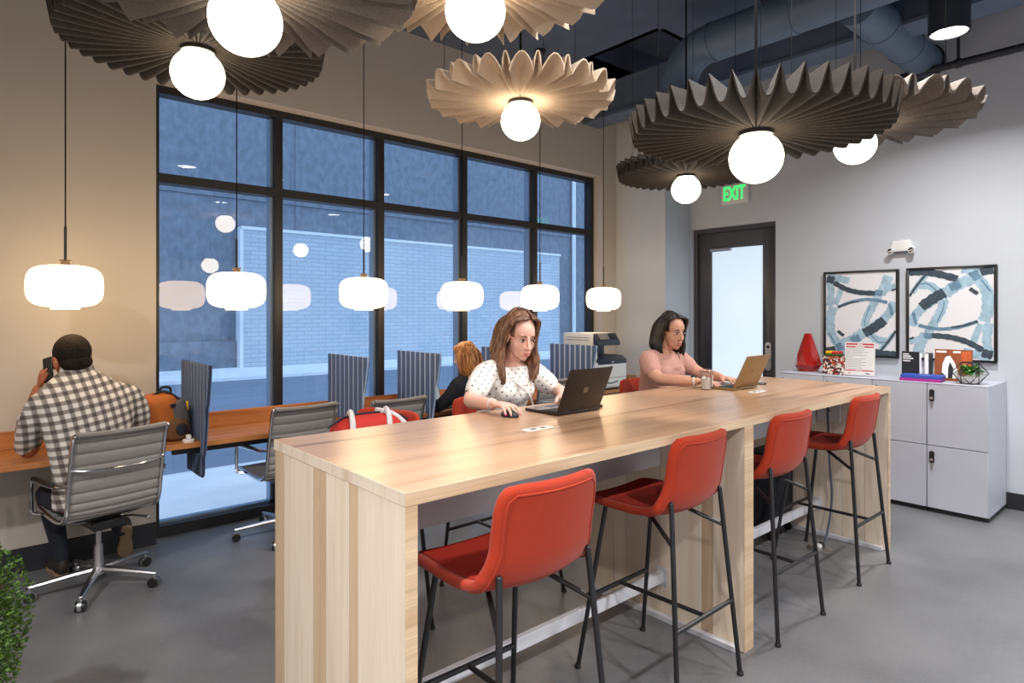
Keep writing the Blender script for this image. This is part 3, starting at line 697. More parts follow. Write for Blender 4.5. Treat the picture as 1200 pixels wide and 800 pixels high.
# ------------------------------------------------------------ office chairs
def office_chair():
    t = thing('office_chair', 'office chair', 'chair', (0, 0, 0), 0, 'grey ribbed office chairs')
    key = [(.23, .445), (.20, .468), (.05, .452), (-.10, .445), (-.185, .462), (-.225, .51), (-.25, .62), (-.283, .78), (-.318, .905), (-.335, .925), (-.35, .915)]
    pr = [(p[0], p[1]) for p in bez(key, 11)]; n = len(pr)
    def sheet(off, hwv, ribs):
        rows = shell_surface(pr, lambda s: hwv, 8, off, lambda s: .010 if s > .4 else 0)
        if ribs:
            for i in range(n):
                g = abs(math.sin(PI * i / 5.0)); 
                if g < .65:
                    a, b_ = pr[max(i - 1, 0)], pr[min(i + 1, n - 1)]; tv = Vector((b_[0] - a[0], b_[1] - a[1])).normalized()
                    dd = -.0085 * (1 - g / .65) * (1 if off > 0 else -1)
                    for p in rows[i]: p.y += tv.y * dd; p.z += -tv.x * dd
        return rows
    mb = MB(); skin_rows(mb, sheet(.010, .215, True), sheet(-.010, .215, True)); mb.build('sling', 'grey_leather', t, smooth=50)
    for s_ in (-1, 1):
        rail = [(s_ * .226, p[0], p[1]) for p in pr[:-6:3]]
        rl = MB(); rl.tube(rail, .013, 8, flat=((1, 0, 0), .8), roundcap=True); rl.build('side_rail', 'chrome', t)
    # rear spreader across the back, seat spreader below
    sp = MB().tube([(-.226, -.285, .745), (-.18, -.30, .735), (-.09, -.315, .73), (.09, -.315, .73), (.18, -.30, .735), (.226, -.285, .745)], .008, 8)
    sp.build('back_spreader', 'chrome', t)
    sp = MB().tube([(-.226, .06, .45), (-.14, .05, .425), (0, .04, .41), (.14, .05, .425), (.226, .06, .45)], .014, 8, flat=((0, 0, 1), .7)); sp.build('seat_spreader', 'chrome', t)
    sp = MB().tube([(-.226, -.12, .445), (-.14, -.1, .42), (0, -.08, .405), (.14, -.1, .42), (.226, -.12, .445)], .014, 8, flat=((0, 0, 1), .7)); sp.build('seat_spreader', 'chrome', t)
    for s_ in (-1, 1):
        lp = [(s_ * .232, -.265, .66), (s_ * .262, -.20, .655), (s_ * .275, -.06, .65), (s_ * .275, .10, .645), (s_ * .275, .135, .62), (s_ * .275, .135, .50), (s_ * .272, .125, .462), (s_ * .24, .10, .452)]
        ar = MB().tube(bez(lp, 5), .0105, 8).build('arm_loop', 'chrome', t)
        MB().tube([(s_ * .275, -.17, .662), (s_ * .276, 0, .662), (s_ * .276, .10, .657)], .014, 8, flat=((0, 0, 1), .75), roundcap=True).build('arm_pad', 'black_plastic', ar)
    MB().cbox((0, -.02, .385), (.16, .26, .05)).build('tilt_mechanism', 'black_plastic', t, bevel=.01)
    lv = MB().tube([(.06, -.02, .385), (.16, -.04, .375), (.235, -.05, .35)], .006, 8).build('tilt_lever', 'black_metal', t)
    MB().ell((.24, -.052, .345), (.014,) * 3, u=10, v=8).build('lever_knob', 'chrome', lv)
    MB().lathe([(.016, .20), (.016, .37), (.0, .372)], 14).build('gas_lift', 'chrome', t)
    MB().lathe([(.0, .075), (.03, .075), (.034, .10), (.026, .13), (.023, .24), (.0, .242)], 16).build('column', 'alu', t)
    for k in range(5):
        a = R(72 * k + 20); dx, dy = math.cos(a), math.sin(a)
        lg = MB().tube([(dx * .015, dy * .015, .105), (dx * .12, dy * .12, .098), (dx * .315, dy * .315, .078)], [.026, .021, .012], 8, flat=((0, 0, 1), .75), roundcap=True).build('base_leg', 'alu', t)
        cx, cy = dx * .31, dy * .31; px, py = -dy, dx
        ck = MB().tube([(cx, cy, .08), (cx, cy, .035)], .007, 8).build('caster_stem', 'alu', t)
        wh = MB()
        for s_ in (-1, 1): wh.tube([(cx + px * s_ * .006, cy + py * s_ * .006, .027), (cx + px * s_ * .022, cy + py * s_ * .022, .027)], .027, 14)
        wh.build('caster', 'black_plastic', t)
        MB().tube([(cx + px * -.009, cy + py * -.009, .03), (cx + px * .009, cy + py * .009, .03)], .031, 14).build('caster_hood', 'alu', t)
    return t
c0 = office_chair()
CH = [((.56, 4.20, 0), R(12), 'grey ribbed office chair the man sits on'),
      ((1.68, 4.36, 0), R(4), 'empty grey ribbed office chair beside the free-hanging first divider'),
      ((2.33, 4.24, 0), R(3), 'empty grey ribbed office chair between the two striped dividers behind the red bag'),
      ((4.14, 4.42, 0), R(2), 'empty grey ribbed office chair seen beside the black laptop'),
      ((3.12, 4.12, 0), R(-4), 'grey office chair under the woman in black')]
c0.location = CH[0][0]; c0.rotation_euler = (0, 0, CH[0][1]); c0['label'] = CH[0][2]
for l_, r_, lb in CH[1:]: dup(c0, l_, r_, lb)

# ------------------------------------------------------------ window bench and its felt dividers
DZ, DF = .745, 4.23
bn = thing('window_bench', 'long oak worktop fixed along the window wall', 'desk', (0, 0, 0))
# worktop stops at the glass plane; in front of the wall it stops at the wall face
box('worktop', LX + .02, 5.765, DF, WY - .001, DZ - .034, DZ, 'bench_wood', bn, bevel=.002)
box('backsplash', LX + .02, 5.765, WY - .021, WY - .001, DZ + .0005, DZ + .108, 'bench_wood', bn, bevel=.0015)
box('support_rail', .96, 5.7, DF + .06, DF + .10, DZ - .075, DZ - .0345, 'black_metal', bn)
for x in (-1.4, -.2, 5.6): box('bracket', x - .02, x + .02, DF + .10, WY - .002, DZ - .075, DZ - .0345, 'black_metal', bn)
box('support_leg', 5.66, 5.7, DF + .06, DF + .10, 0, DZ - .076, 'black_metal', bn)
def divider(x, label, dark=False):
    t = thing('desk_divider', label, 'divider', (x, 0, 0), 0, 'ribbed felt desk dividers')
    y0t, y0b, y1 = 4.05, 4.215, 4.705
    fz0, fz1 = .52, 1.232
    mt, gm = ('felt_navy', 'felt_navy_groove') if dark else ('felt_blue', 'felt_groove_lit')
    def ynear(z): return y0b + (y0t - y0b) * (z - fz0) / (fz1 - fz0)
    n = 9
    # core sheet, slotted round the worktop (front tongue hangs lower)
    poly = [(ynear(fz0), fz0), (ynear(fz1), fz1), (y1, fz1), (y1, DZ + .001), (DF - .002, DZ + .001), (DF - .002, DZ - .036), (4.225, DZ - .036), (4.225, fz0)]
    poly = [(ynear(fz0), fz0), (ynear(fz1), fz1), (y1, fz1), (y1, DZ + .112), (WY - .024, DZ + .112), (WY - .024, DZ + .002), (DF - .002, DZ + .002), (DF - .002, fz0)]
    MB().prism(poly, -.006, .006, 'x').build('core_sheet', gm, t)
    lowz = DZ - .082
    box('lower_sheet', -.006, .006, DF - .002, 4.55, fz0, lowz, gm, t)
    for k in range(4):
        for s_ in (-1, 1): box('rib', min(s_ * .006, s_ * .0125), max(s_ * .006, s_ * .0125), DF + .002 + k * .08 + .012, DF + .002 + (k + 1) * .08 - .008, fz0, lowz, mt, t, bevel=.002)
    wd = (y1 - y0t) / n
    for k in range(n):
        a, b_ = y0t + wd * k + wd * .16, y0t + wd * (k + 1) - wd * .16
        for s_ in (-1, 1):
            if a < DF - .01:
                b2 = min(b_, DF - .004); zb = fz0 + max(0, (y0b - b2) / (y0b - y0t)) * (fz1 - fz0)
                zb = max(fz0, zb)
                pl = [(max(a, y0t + .002), fz1), (b_, fz1), (b_, DZ + .003 if b_ > DF - .003 else zb), (b2, zb), (max(a, ynear(zb)) if a < ynear(zb) else a, zb)]
                za = fz0 + max(0, (y0b - a) / (y0b - y0t)) * (fz1 - fz0)
                pl = [(a, fz1), (b_, fz1)] + ([(b_, DZ + .003), (b2, DZ + .003)] if b_ > DF - .003 else []) + [(b2, zb), (a, max(za, zb))]
            else:
                zb = DZ + .003
                pl = [(a, fz1), (b_, fz1), (b_, zb), (a, zb)]
            MB().prism(pl, s_ * .006, s_ * .0125, 'x').build('rib', mt, t, bevel=.002)
    return t
divider(1.113, 'dark navy ribbed felt divider beside the orange backpack', True)
divider(2.173, 'blue striped felt divider directly behind the red bag')
divider(2.804, 'blue striped felt divider at the right of the red bag')
divider(3.73, 'blue striped felt divider mostly hidden behind the woman in the dotted blouse')
divider(4.656, 'blue striped felt divider before the printer')

# ------------------------------------------------------------ lockers
def locker(i, label):
    y1 = 2.711 - .3926 * i; y0 = y1 - .3926
    t = thing('locker_cabinet', label, 'locker', (5.657, y0, 0), 0, 'white two-door lockers')
    wdt = .3926 - .001; dep = RX - .004 - 5.657
    box('body', .018, dep, 0, wdt, .035, 1.0, 'locker', t, bevel=.001)
    box('top_panel', 0, dep, 0, wdt, 1.0005, 1.008, 'locker', t, bevel=.001)
    box('plinth', .03, dep - .02, .004, wdt - .004, 0, .0345, 'black_plastic', t)
    for z0, z1 in ((.038, .518), (.525, .997)):
        d_ = box('door', 0, .0175, .003, wdt - .003, z0, z1, 'locker', t, bevel=.0015)
        zz = z1 - .085; yy = wdt - .035
        po = [(yy + .017 * math.cos(a), zz + (.035 if math.sin(a) > 0 else -.035) + .012 * math.sin(a)) for a in [2 * PI * k / 20 for k in range(20)]]
        MB().prism(po, -.012, -.0005, 'x').build('lock_housing', 'black_plastic', d_, bevel=.002)
        MB().lathe([(0, -.02), (.012, -.019), (.012, -.013), (0, -.0125)], 14, (0, yy, zz - .02), 'x').build('lock_knob', 'chrome', d_)
        MB().prism([(yy - .008, zz - .058), (yy + .008, zz - .058), (yy + .004, zz - .10), (yy - .004, zz - .10)], -.004, -.0005, 'x').build('key_tag', 'alu', d_)
    return t
LB = ['white two-door locker nearest the door, under the red vase', 'white two-door locker under the sign holder and pencil box', 'white two-door locker partly hidden by the table end', 'white two-door locker at the open right end, under the plant']
for i in range(4): locker(i, LB[i])
# ------------------------------------------------------------ pleated felt lamps
def felt_shade(kind, N, rim_amp, rad=.5):
    mb = MB(); rows = []
    rr = [.066, .09, .12, .16, .20, .25, .30, .35, .40, .45, .485, rad]
    per = 12 if kind == 'zigzag' else 14
    tot = N * per
    for r in rr:
        s = (r - .066) / (rad - .066); row = []
        for k in range(tot):
            u = (k % per) / per; base = k // per
            if kind == 'zigzag':
                w_ = abs(2 * u - 1) ** 2.8      # round fold below, sharp ridge above
                amp = .030 + (rim_amp - .030) * min(1, s * 1.8) ** .6
                th = (base + u) / N * 2 * PI
                z = amp * w_ + .006 * s + .026 * (1 - s) ** 2
                rad_ = r - (.018 * s * s * (1 - w_))
            else:
                # two folds per period: outward a wide petal and a narrow pinched loop
                g = max(0, min(1, (s - .30) / .5)); wide = .5 + .27 * g
                knots = u * 2
                if knots < 1: v = knots; uu = v * wide
                else: v = knots - 1; uu = wide + v * (1 - wide)
                a_ = (1 - g) * (1 - abs(2 * v - 1)) ** 2.4 + g * math.sin(PI * v) ** (1.1 if knots < 1 else .8)
                th = (base + uu) / N * 2 * PI
                amp = .02 + (rim_amp - .02) * min(1, s * 1.4) ** .7
                z = amp * a_ * (1.0 if knots < 1 else (.75 + .45 * g)) + .008 * s + .026 * (1 - s) ** 2
                rad_ = r + (.02 * g * a_ if knots < 1 else -.02 * g * (1 - .6 * a_))
            row.append((rad_ * math.cos(th), rad_ * math.sin(th), z))
        rows.append(row)
    V = mb.grid(rows, close_v=True); mb.bm.normal_update()
    sg = 1 if sum(v.normal.z for v in V[3]) > 0 else -1
    T = [[mb.bm.verts.new(v.co + v.normal * sg * (.0008 + .0115 * max(0, r - .07))) for v in vr] for vr, r in zip(V, rr)]
    for i in range(len(T) - 1):
        for k in range(tot):
            k2 = (k + 1) % tot; mb.bm.faces.new((T[i][k], T[i + 1][k], T[i + 1][k2], T[i][k2]))
    for k in range(tot):
        k2 = (k + 1) % tot; mb.bm.faces.new((V[-1][k], V[-1][k2], T[-1][k2], T[-1][k])); mb.bm.faces.new((V[0][k2], V[0][k], T[0][k], T[0][k2]))
    return mb.me('pleated_shade', None, smooth=55)
SH_Z = felt_shade('zigzag', 42, .098); SH_P = felt_shade('petal', 20, .074)
def felt_lamp(px, py, d, kind, mt, label, rot=0., sc_=1.):
    A = R(YAW); t_ = (px - 600) / 729.87
    x, y, z = d * (math.cos(A) + t_ * math.sin(A)), d * (math.sin(A) - t_ * math.cos(A)), 1.55 + (367 - py) / 729.87 * d
    t = thing('felt_pendant', label, 'pendant lamp', (x, y, z), 0, 'pleated felt pendants')
    me = (SH_Z if kind == 'zigzag' else SH_P).copy(); me.materials.clear(); me.materials.append(M[mt])
    s = obj('pleated_shade', me, t, (0, 0, .078), (0, 0, rot)); s.scale = (sc_, sc_, 1)
    MB().ell((0, 0, 0), (.103, .103, .100), u=32, v=20).build('globe', 'globe', t, smooth=180)
    MB().lathe([(.0, .088), (.066, .088), (.066, .10), (.066, .125), (.02, .135), (.012, .16), (.012, .165), (0, .165)], 24).build('socket', 'black_plastic', t)
    top = CZ - z
    MB().tube([(0, 0, .16), (0, 0, top)], .006, 8).build('stem', 'wire_black', t)
    MB().lathe([(0, top - .03), (.06, top - .03), (.065, top), (0, top)], 20).build('ceiling_cup', 'black_metal', t)
    for k in range(3):
        a = rot + 2 * PI * k / 3 + .4
        MB().tube([(.40 * math.cos(a), .40 * math.sin(a), .20), (.40 * math.cos(a), .40 * math.sin(a), top)], .0014, 5).build('support_wire', 'wire_black', t)
    return t
felt_lamp(610, 142, 3.28, 'petal', 'felt_tan', 'tan petal-folded felt pendant hanging alone before the window', .1, .96)
felt_lamp(557, 13, 2.14, 'petal', 'felt_tan', 'tan felt pendant cut by the top edge of the picture', .35, .97)
felt_lamp(886, 185, 2.48, 'zigzag', 'felt_charcoal', 'charcoal zigzag felt pendant hanging lowest, over the far stools', .03)
felt_lamp(804, 222, 4.5, 'zigzag', 'felt_charcoal', 'small-looking charcoal felt pendant near the exit sign', .05)
felt_lamp(1002, 170, 3.3, 'petal', 'felt_grey', 'taupe petal-folded felt pendant half hidden behind the charcoal one', .2, 1.08)
felt_lamp(232, 87, 2.58, 'zigzag', 'felt_charcoal', 'charcoal zigzag felt pendant at upper left above the window bench', .06, 1.02)
felt_lamp(288, 24, 1.84, 'petal', 'felt_grey', 'grey petal-folded felt pendant nearest the camera at upper left', .15, .99)

# ------------------------------------------------------------ opal drum pendants over the bench
def drum(x, label):
    z = 1.70
    t = thing('drum_pendant', label, 'pendant lamp', (x, 4.23, z), 0, 'opal drum pendants over the bench')
    pf = []
    n_ = 28
    for k in range(n_ + 1):
        a = -PI / 2 + PI * k / n_; ca, sa = math.cos(a), math.sin(a)
        e = .52
        pf.append((.178 * abs(ca) ** e, .115 * (abs(sa) ** .62) * (1 if sa > 0 else -1)))
    pf = [(r, zz) for r, zz in pf if not (zz < 0 and r < .07)]
    pf = [(0, -.127), (.066, -.127), (.068, -.114)] + pf
    MB().lathe(pf, 40).build('opal_shade', 'shade_glow', t, smooth=60)
    MB().lathe([(0, .112), (.022, .112), (.022, .135), (.028, .137), (.028, .145), (0, .146)], 18).build('brass_cap', 'brass', t)
    MB().tube([(0, 0, .14), (0, 0, .33)], .007, 8).build('stem', 'black_metal', t)
    MB().tube([(0, 0, .33), (0, 0, CZ - z)], .0035, 6).build('cord', 'wire_black', t)
    MB().lathe([(0, CZ - z - .025), (.05, CZ - z - .025), (.055, CZ - z), (0, CZ - z)], 18).build('ceiling_cup', 'black_metal', t)
DL = ['opal drum pendant above the man, leftmost of the row', 'opal drum pendant second from the left in the row', 'opal drum pendant third from the left in the row',
      'opal drum pendant above the woman in black, fourth from the left', 'opal drum pendant fifth from the left, right of the dotted blouse woman', 'opal drum pendant at the right end of the row above the printer']
for k in range(6): drum(.41 + .91 * k, DL[k])
# ------------------------------------------------------------ soft body helper: fuse closed shapes into one skin
def fuse(name, mb, voxel, mt, parent, it=3, smooth=180):
    me = mb.me('tmp', None, smooth=0); o = bpy.data.objects.new('tmp', me); col.objects.link(o)
    m1 = o.modifiers.new('r', 'REMESH'); m1.mode = 'VOXEL'; m1.voxel_size = voxel; m1.use_smooth_shade = True
    m2 = o.modifiers.new('s', 'SMOOTH'); m2.factor = .5; m2.iterations = it
    dg = bpy.context.evaluated_depsgraph_get(); dg.update()
    r = bpy.data.meshes.new_from_object(o.evaluated_get(dg)); r.name = name
    bpy.data.objects.remove(o); bpy.data.meshes.remove(me)
    r.materials.clear(); r.materials.append(M[mt])
    r.polygons.foreach_set('use_smooth', [True] * len(r.polygons))
    return obj(name, r, parent)
# wall-facing frame: local x = picture right (-Y), local y = up, local z = out of the right wall (-X)
WALLM = Matrix(((0, 0, -1, 0), (-1, 0, 0, 0), (0, 1, 0, 0), (0, 0, 0, 1)))

# ------------------------------------------------------------ pictures
def art(yc, label, flip):
    W_, H_ = .637, .795
    t = thing('framed_picture', label, 'picture', (RX - .002, yc, 1.149 + H_ / 2)); t.matrix_world = Matrix.Translation((RX - .002, yc, 1.149 + H_ / 2)) @ WALLM
    f = MB(); b_ = .018
    for x0, x1, y0, y1 in ((-W_ / 2, W_ / 2, H_ / 2 - b_, H_ / 2), (-W_ / 2, W_ / 2, -H_ / 2, -H_ / 2 + b_), (-W_ / 2, -W_ / 2 + b_, -H_ / 2 + b_, H_ / 2 - b_), (W_ / 2 - b_, W_ / 2, -H_ / 2 + b_, H_ / 2 - b_)):
        f.box(x0, x1, y0, y1, 0, .035)
    f.build('frame', 'black_plastic', t, bevel=.0015)
    cw, chh = W_ / 2 - b_ - .001, H_ / 2 - b_ - .001
    cv = box('canvas', -cw, cw, -chh, chh, .004, .022, 'art_paper', t)
    S = [('art_blue', 84, [(480, 66), (580, 90), (560, 150), (450, 195), (350, 262)]), ('art_blue', 62, [(150, 190), (250, 205), (335, 300), (330, 370), (270, 480), (215, 575)]),
         ('art_blue', 72, [(600, 150), (665, 255), (668, 390), (640, 470)]), ('art_blue', 66, [(350, 270), (200, 350), (115, 430), (85, 510)]),
         ('art_blue', 74, [(205, 570), (160, 640), (135, 720)]), ('art_blue', 40, [(66, 640), (140, 610), (215, 585)]), ('art_blue', 56, [(682, 480), (664, 600), (682, 730)]),
         ('art_blue', 44, [(625, 490), (590, 560), (570, 620)]), ('art_blue', 56, [(490, 690), (590, 715), (690, 735)]), ('art_blue', 40, [(90, 250), (150, 170), (230, 90)]),
         ('art_deep', 10, [(150, 180), (220, 182), (285, 235)]), ('art_deep', 8, [(345, 310), (340, 370), (290, 480)]), ('art_deep', 26, [(140, 503), (300, 530), (450, 515), (600, 468)]),
         ('art_deep', 12, [(625, 160), (690, 250)]), ('art_deep', 22, [(100, 400), (110, 450), (125, 495)]), ('art_deep', 44, [(185, 580), (250, 588)]), ('art_deep', 50, [(560, 100), (600, 160)]),
         ('art_ink', 52, [(66, 85), (180, 88), (300, 108), (450, 150)]), ('art_ink', 74, [(350, 250), (270, 290), (165, 360)]), ('art_ink', 58, [(620, 108), (660, 98), (712, 92)]),
         ('art_ink', 17, [(210, 100), (130, 190), (68, 275)]), ('art_ink', 40, [(250, 580), (390, 590), (520, 622), (635, 680)]), ('art_ink', 60, [(630, 700), (705, 715)]),
         ('art_ink', 14, [(68, 612), (105, 598)]), ('art_ink', 26, [(540, 225), (600, 265)]), ('art_ink', 12, [(400, 515), (500, 500), (600, 468)]), ('art_deep', 60, [(390, 215), (470, 185)])]
    for i, (mt, wd, pts) in enumerate(S):
        P = []
        for x, y in pts:
            u, v = (x - 65) / 650, (y - 70) / 685
            if flip: u, v = 1 - u, 1 - v
            P.append((-cw + 2 * cw * u, chh - 2 * chh * v, 0))
        P = bez(P, 8); hwid = wd * 1.22 / 650 * cw; n = len(P); top, bot = [], []
        for k, p in enumerate(P):
            tg = (P[min(k + 1, n - 1)] - P[max(k - 1, 0)]).normalized(); nr = Vector((-tg.y, tg.x, 0))
            j = hwid * (1 + .10 * math.sin(k * 1.7 + i)) * (.82 if k in (0, n - 1) else 1)
            for lst, s_ in ((top, 1), (bot, -1)):
                q = p + nr * s_ * j; lst.append((max(-cw, min(cw, q.x)), max(-chh, min(chh, q.y)), 0))
        z0 = .0222 + i * .00012
        mb = MB(); mb.grid([[(a, b2, z0) for a, b2, _ in top], [(a, b2, z0) for a, b2, _ in bot]])
        mb.build('brush_stroke', mt, cv, smooth=0)
    return t
art(2.2155, 'black framed abstract watercolour nearer the door, bands sweeping to lower right', True)
art(1.515, 'black framed abstract watercolour on the right, pale hexagon shape at centre', False)

# ------------------------------------------------------------ exit sign, emergency light
t = thing('exit_sign', 'white exit sign with glowing green letters above the door', 'sign'); t.matrix_world = Matrix.Translation((RX - .001, 3.455, 2.83)) @ WALLM
box('housing', -.155, .155, -.105, .105, 0, .05, 'white_plastic', t, bevel=.008, seg=2)
me = text_mesh('EXIT', .2, .001, .012); me.materials.append(M['exit_green'])
o = obj('lettering', me, t, (0, 0, .0515)); o.scale = (.62, 1.05, 1)
def emergency(yc, z, label, wallm, x):
    t = thing('emergency_light', label, 'emergency light'); t.matrix_world = Matrix.Translation((x, yc, z)) @ wallm @ Matrix.Scale(.78, 4)
    MB().prism([(-.085, .075), (.085, .075), (.12, -.05), (-.12, -.05)], 0, .06).build('housing', 'white_plastic', t, bevel=.008, seg=2)
    box('base_lip', -.105, .105, -.066, -.051, .005, .055, 'grey_plastic', t, bevel=.002)
    for s_ in (-1, 1):
        hd_ = MB().lathe([(0, -.02), (.026, -.02), (.036, .022), (.0, .022)], 18, (s_ * .105, -.045, .07)).build('lamp_head', 'white_plastic', t, smooth=50)
        MB().lathe([(0, .0225), (.03, .0225), (.026, .026), (0, .027)], 18, (s_ * .105, -.045, .07)).build('lamp_lens', 'chrome', hd_)
emergency(1.868, 2.135, 'white twin-head emergency light above the pictures', WALLM, RX - .001)
WM2 = Matrix(((1, 0, 0, 0), (0, 0, -1, 0), (0, 1, 0, 0), (0, 0, 0, 1)))
emergency(WY - .001, 2.50, 'white twin-head emergency light at the left edge of the window wall', WM2, .018)

# ------------------------------------------------------------ things on the lockers
LZ = 1.0085
t = thing('faceted_vase', 'glossy red faceted vase on the lockers by the door', 'vase', (5.95, 2.575, LZ), .3)
vs = MB(); rings = [(.085, 0), (.118, .05), (.122, .065), (.095, .16), (.032, .352), (.026, .352), (.024, .30)]
V = [[vs.bm.verts.new((r_ * math.cos(2 * PI * (k + .5 * (i % 2)) / 8), r_ * math.sin(2 * PI * (k + .5 * (i % 2)) / 8), z_)) for k in range(8)] for i, (r_, z_) in enumerate(rings)]
for i in range(len(V) - 1):
    for k in range(8):
        a, b_ = V[i], V[i + 1]; k2 = (k + 1) % 8
        if i % 2 == 0: vs.bm.faces.new((a[k], a[k2], b_[k])); vs.bm.faces.new((b_[k], a[k2], b_[k2]))
        else: vs.bm.faces.new((a[k], a[k2], b_[k2])); vs.bm.faces.new((a[k], b_[k2], b_[k]))
vs.bm.faces.new(V[0][::-1]); vs.bm.faces.new(V[-1]); vs.build('vase_body', 'vase_red', t, smooth=0)

m, nt, b = nodes('candy_mix'); M['candy_mix'] = m
tc = nd(nt, 'ShaderNodeTexCoord'); vo = nd(nt, 'ShaderNodeTexVoronoi'); vo.inputs['Scale'].default_value = 60; nt.links.new(tc.outputs['Object'], vo.inputs[0])
sx = nd(nt, 'ShaderNodeSeparateColor'); nt.links.new(vo.outputs['Color'], sx.inputs[0])
r = ramp(nt, [(.0, srgb(226, 218, 210)), (.36, srgb(226, 218, 210)), (.38, srgb(120, 40, 44)), (.58, srgb(60, 24, 26)), (.60, srgb(200, 92, 50)), (.72, srgb(70, 40, 40)), (1, srgb(236, 226, 216))]); r.color_ramp.interpolation = 'CONSTANT'
nt.links.new(sx.outputs[0], r.inputs[0]); nt.links.new(r.outputs[0], b.inputs['Base Color']); b.inputs['Roughness'].default_value = .35
t = thing('pencil_box', 'mosaic patterned box holding yellow pencils beside the sign holder', 'box', (5.86, 2.28, LZ), R(-8))
bx = MB(); bx.box(-.085, .085, -.1, .085, 0, .006).box(-.085, -.079, -.1, .085, .006, .16).box(.079, .085, -.1, .085, .006, .16).box(-.079, .079, -.1, -.094, .006, .15).box(-.079, .079, .079, .085, .006, .16)
bx.build('mosaic_body', 'candy_mix', t, bevel=.001); box('filling', -.078, .078, -.093, .078, .006, .13, 'candy_mix', t)
for k in range(4):
    y0 = -.05 - .016 * k
    MB().tube([(-.02 + .012 * k, y0, .08), (-.03 + .01 * k, y0 - .05, .185)], .005, 6).build('pencil', 'pencil_yellow', t)
t2 = thing('sweet_packet', 'small yellow green and red packet lying on the mosaic box', 'packet', (5.875, 2.31, LZ + .1605), R(-8))
box('packet_base', -.05, .05, -.055, .055, 0, .018, 'leaf_dark', t2, bevel=.004); box('packet_top', -.05, .05, 0, .055, .0185, .042, 'yellow_tab', t2, bevel=.004); box('packet_side', -.05, .05, -.055, -.002, .0185, .042, 'print_red', t2, bevel=.004)

t = thing('sign_holder', 'clear stand with a printed white notice, red bands at top and bottom', 'sign'); t.matrix_world = Matrix.Translation((5.80, 2.075, LZ)) @ WALLM @ Matrix.Rotation(R(6), 4, 'Y') @ Matrix.Rotation(R(-6), 4, 'X')
box('sheet', -.118, .118, .006, .292, 0, .002, 'paper', t); box('acrylic_front', -.12, .12, .0, .294, .0022, .0042, 'terrarium_glass', t); box('acrylic_foot', -.12, .12, 0, .003, -.06, .0, 'terrarium_glass', t)
for y0, y1 in ((.268, .282), (.246, .258), (.042, .052)): box('printed_band', -.108, .108, y0, y1, .00205, .0021, 'print_red', t)
for x0, x1, y0, y1 in ((-.02, .02, .2705, .279), (-.035, .035, .2485, .2555), (-.025, .025, .0445, .0495)): box('printed_word', x0, x1, y0, y1, .00212, .00215, 'paper', t)
for k in range(13):
    yy = .232 - k * .0142; x1 = -.108 + random.uniform(.12, .205) if k not in (5,) else -.05
    box('printed_line', -.108, x1, yy, yy + .0035, .00205, .0021, 'print_grey', t)
box('printed_mark', -.085, -.07, .018, .028, .00205, .0021, 'print_red', t); box('printed_mark', .05, .08, .018, .026, .00205, .0021, 'book_black', t)

t = thing('upright_book', 'black book standing upright with white title lines on its cover', 'book'); t.matrix_world = Matrix.Translation((5.90, 1.70, LZ)) @ WALLM @ Matrix.Rotation(R(-16), 4, 'Y')
box('cover', -.072, .072, 0, .225, 0, .03, 'book_black', t, bevel=.001); box('page_block', .0725, .074, .004, .221, .004, .026, 'paper', t)
for k, (wd, yy) in enumerate(((.05, .203), (.066, .186), (.085, .169), (.06, .148))): box('title_line', -.06, -.06 + wd, yy - .005, yy + .006, .0302, .0306, 'paper', t)
t = thing('slim_book', 'slim dark book standing beside the black titled book', 'book'); t.matrix_world = Matrix.Translation((5.93, 1.60, LZ)) @ WALLM
box('cover', -.02, .02, 0, .215, -.07, .03, 'book_black', t, bevel=.001); box('page_block', -.014, .014, .003, .212, .0302, .032, 'paper', t)
t = thing('picture_book', 'large upright book with a white figure on a rust brown cover', 'book'); t.matrix_world = Matrix.Translation((5.95, 1.43, LZ)) @ WALLM @ Matrix.Rotation(R(-6), 4, 'X')
box('cover', -.125, .125, 0, .25, 0, .022, 'cover_rust', t, bevel=.001)
MB().prism([(-.075, .02), (.04, .02), (.035, .08), (.01, .15), (-.02, .2), (-.05, .19), (-.07, .13)], .0222, .0226).build('printed_figure', 'paper', t)
MB().prism([(-.03, .02), (.0, .02), (.005, .1), (-.02, .15), (-.03, .1)], .0228, .0232).build('printed_shadow', 'book_black', t)
MB().prism([(-.085, .02), (-.06, .02), (-.055, .05), (-.08, .06)], .0228, .0232).build('printed_shadow', 'book_black', t)
MB().prism([(.055, .02), (.12, .02), (.12, .235), (.055, .235)], .0222, .0226).build('printed_panel', 'cover_orange', t)
for x0, x1 in ((-.115, -.045), (.0, .05)): box('title_strip', x0, x1, .222, .238, .0222, .0226, 'paper', t)
t = thing('flat_book', 'magenta book lying at the bottom of the stack', 'book', (5.785, 1.60, LZ), R(4)); box('cover', -.085, .085, -.14, .14, 0, .022, 'book_magenta', t, bevel=.0015); box('page_block', -.0855, -.08, -.135, .03, .003, .019, 'book_magenta', t)
t = thing('flat_book', 'blue book lying on top of the magenta book', 'book', (5.79, 1.595, LZ + .0225), R(5)); box('cover', -.085, .085, -.14, .14, 0, .026, 'book_blue', t, bevel=.0015); box('page_block', -.0855, -.08, -.135, .135, .004, .022, 'book_blue', t)

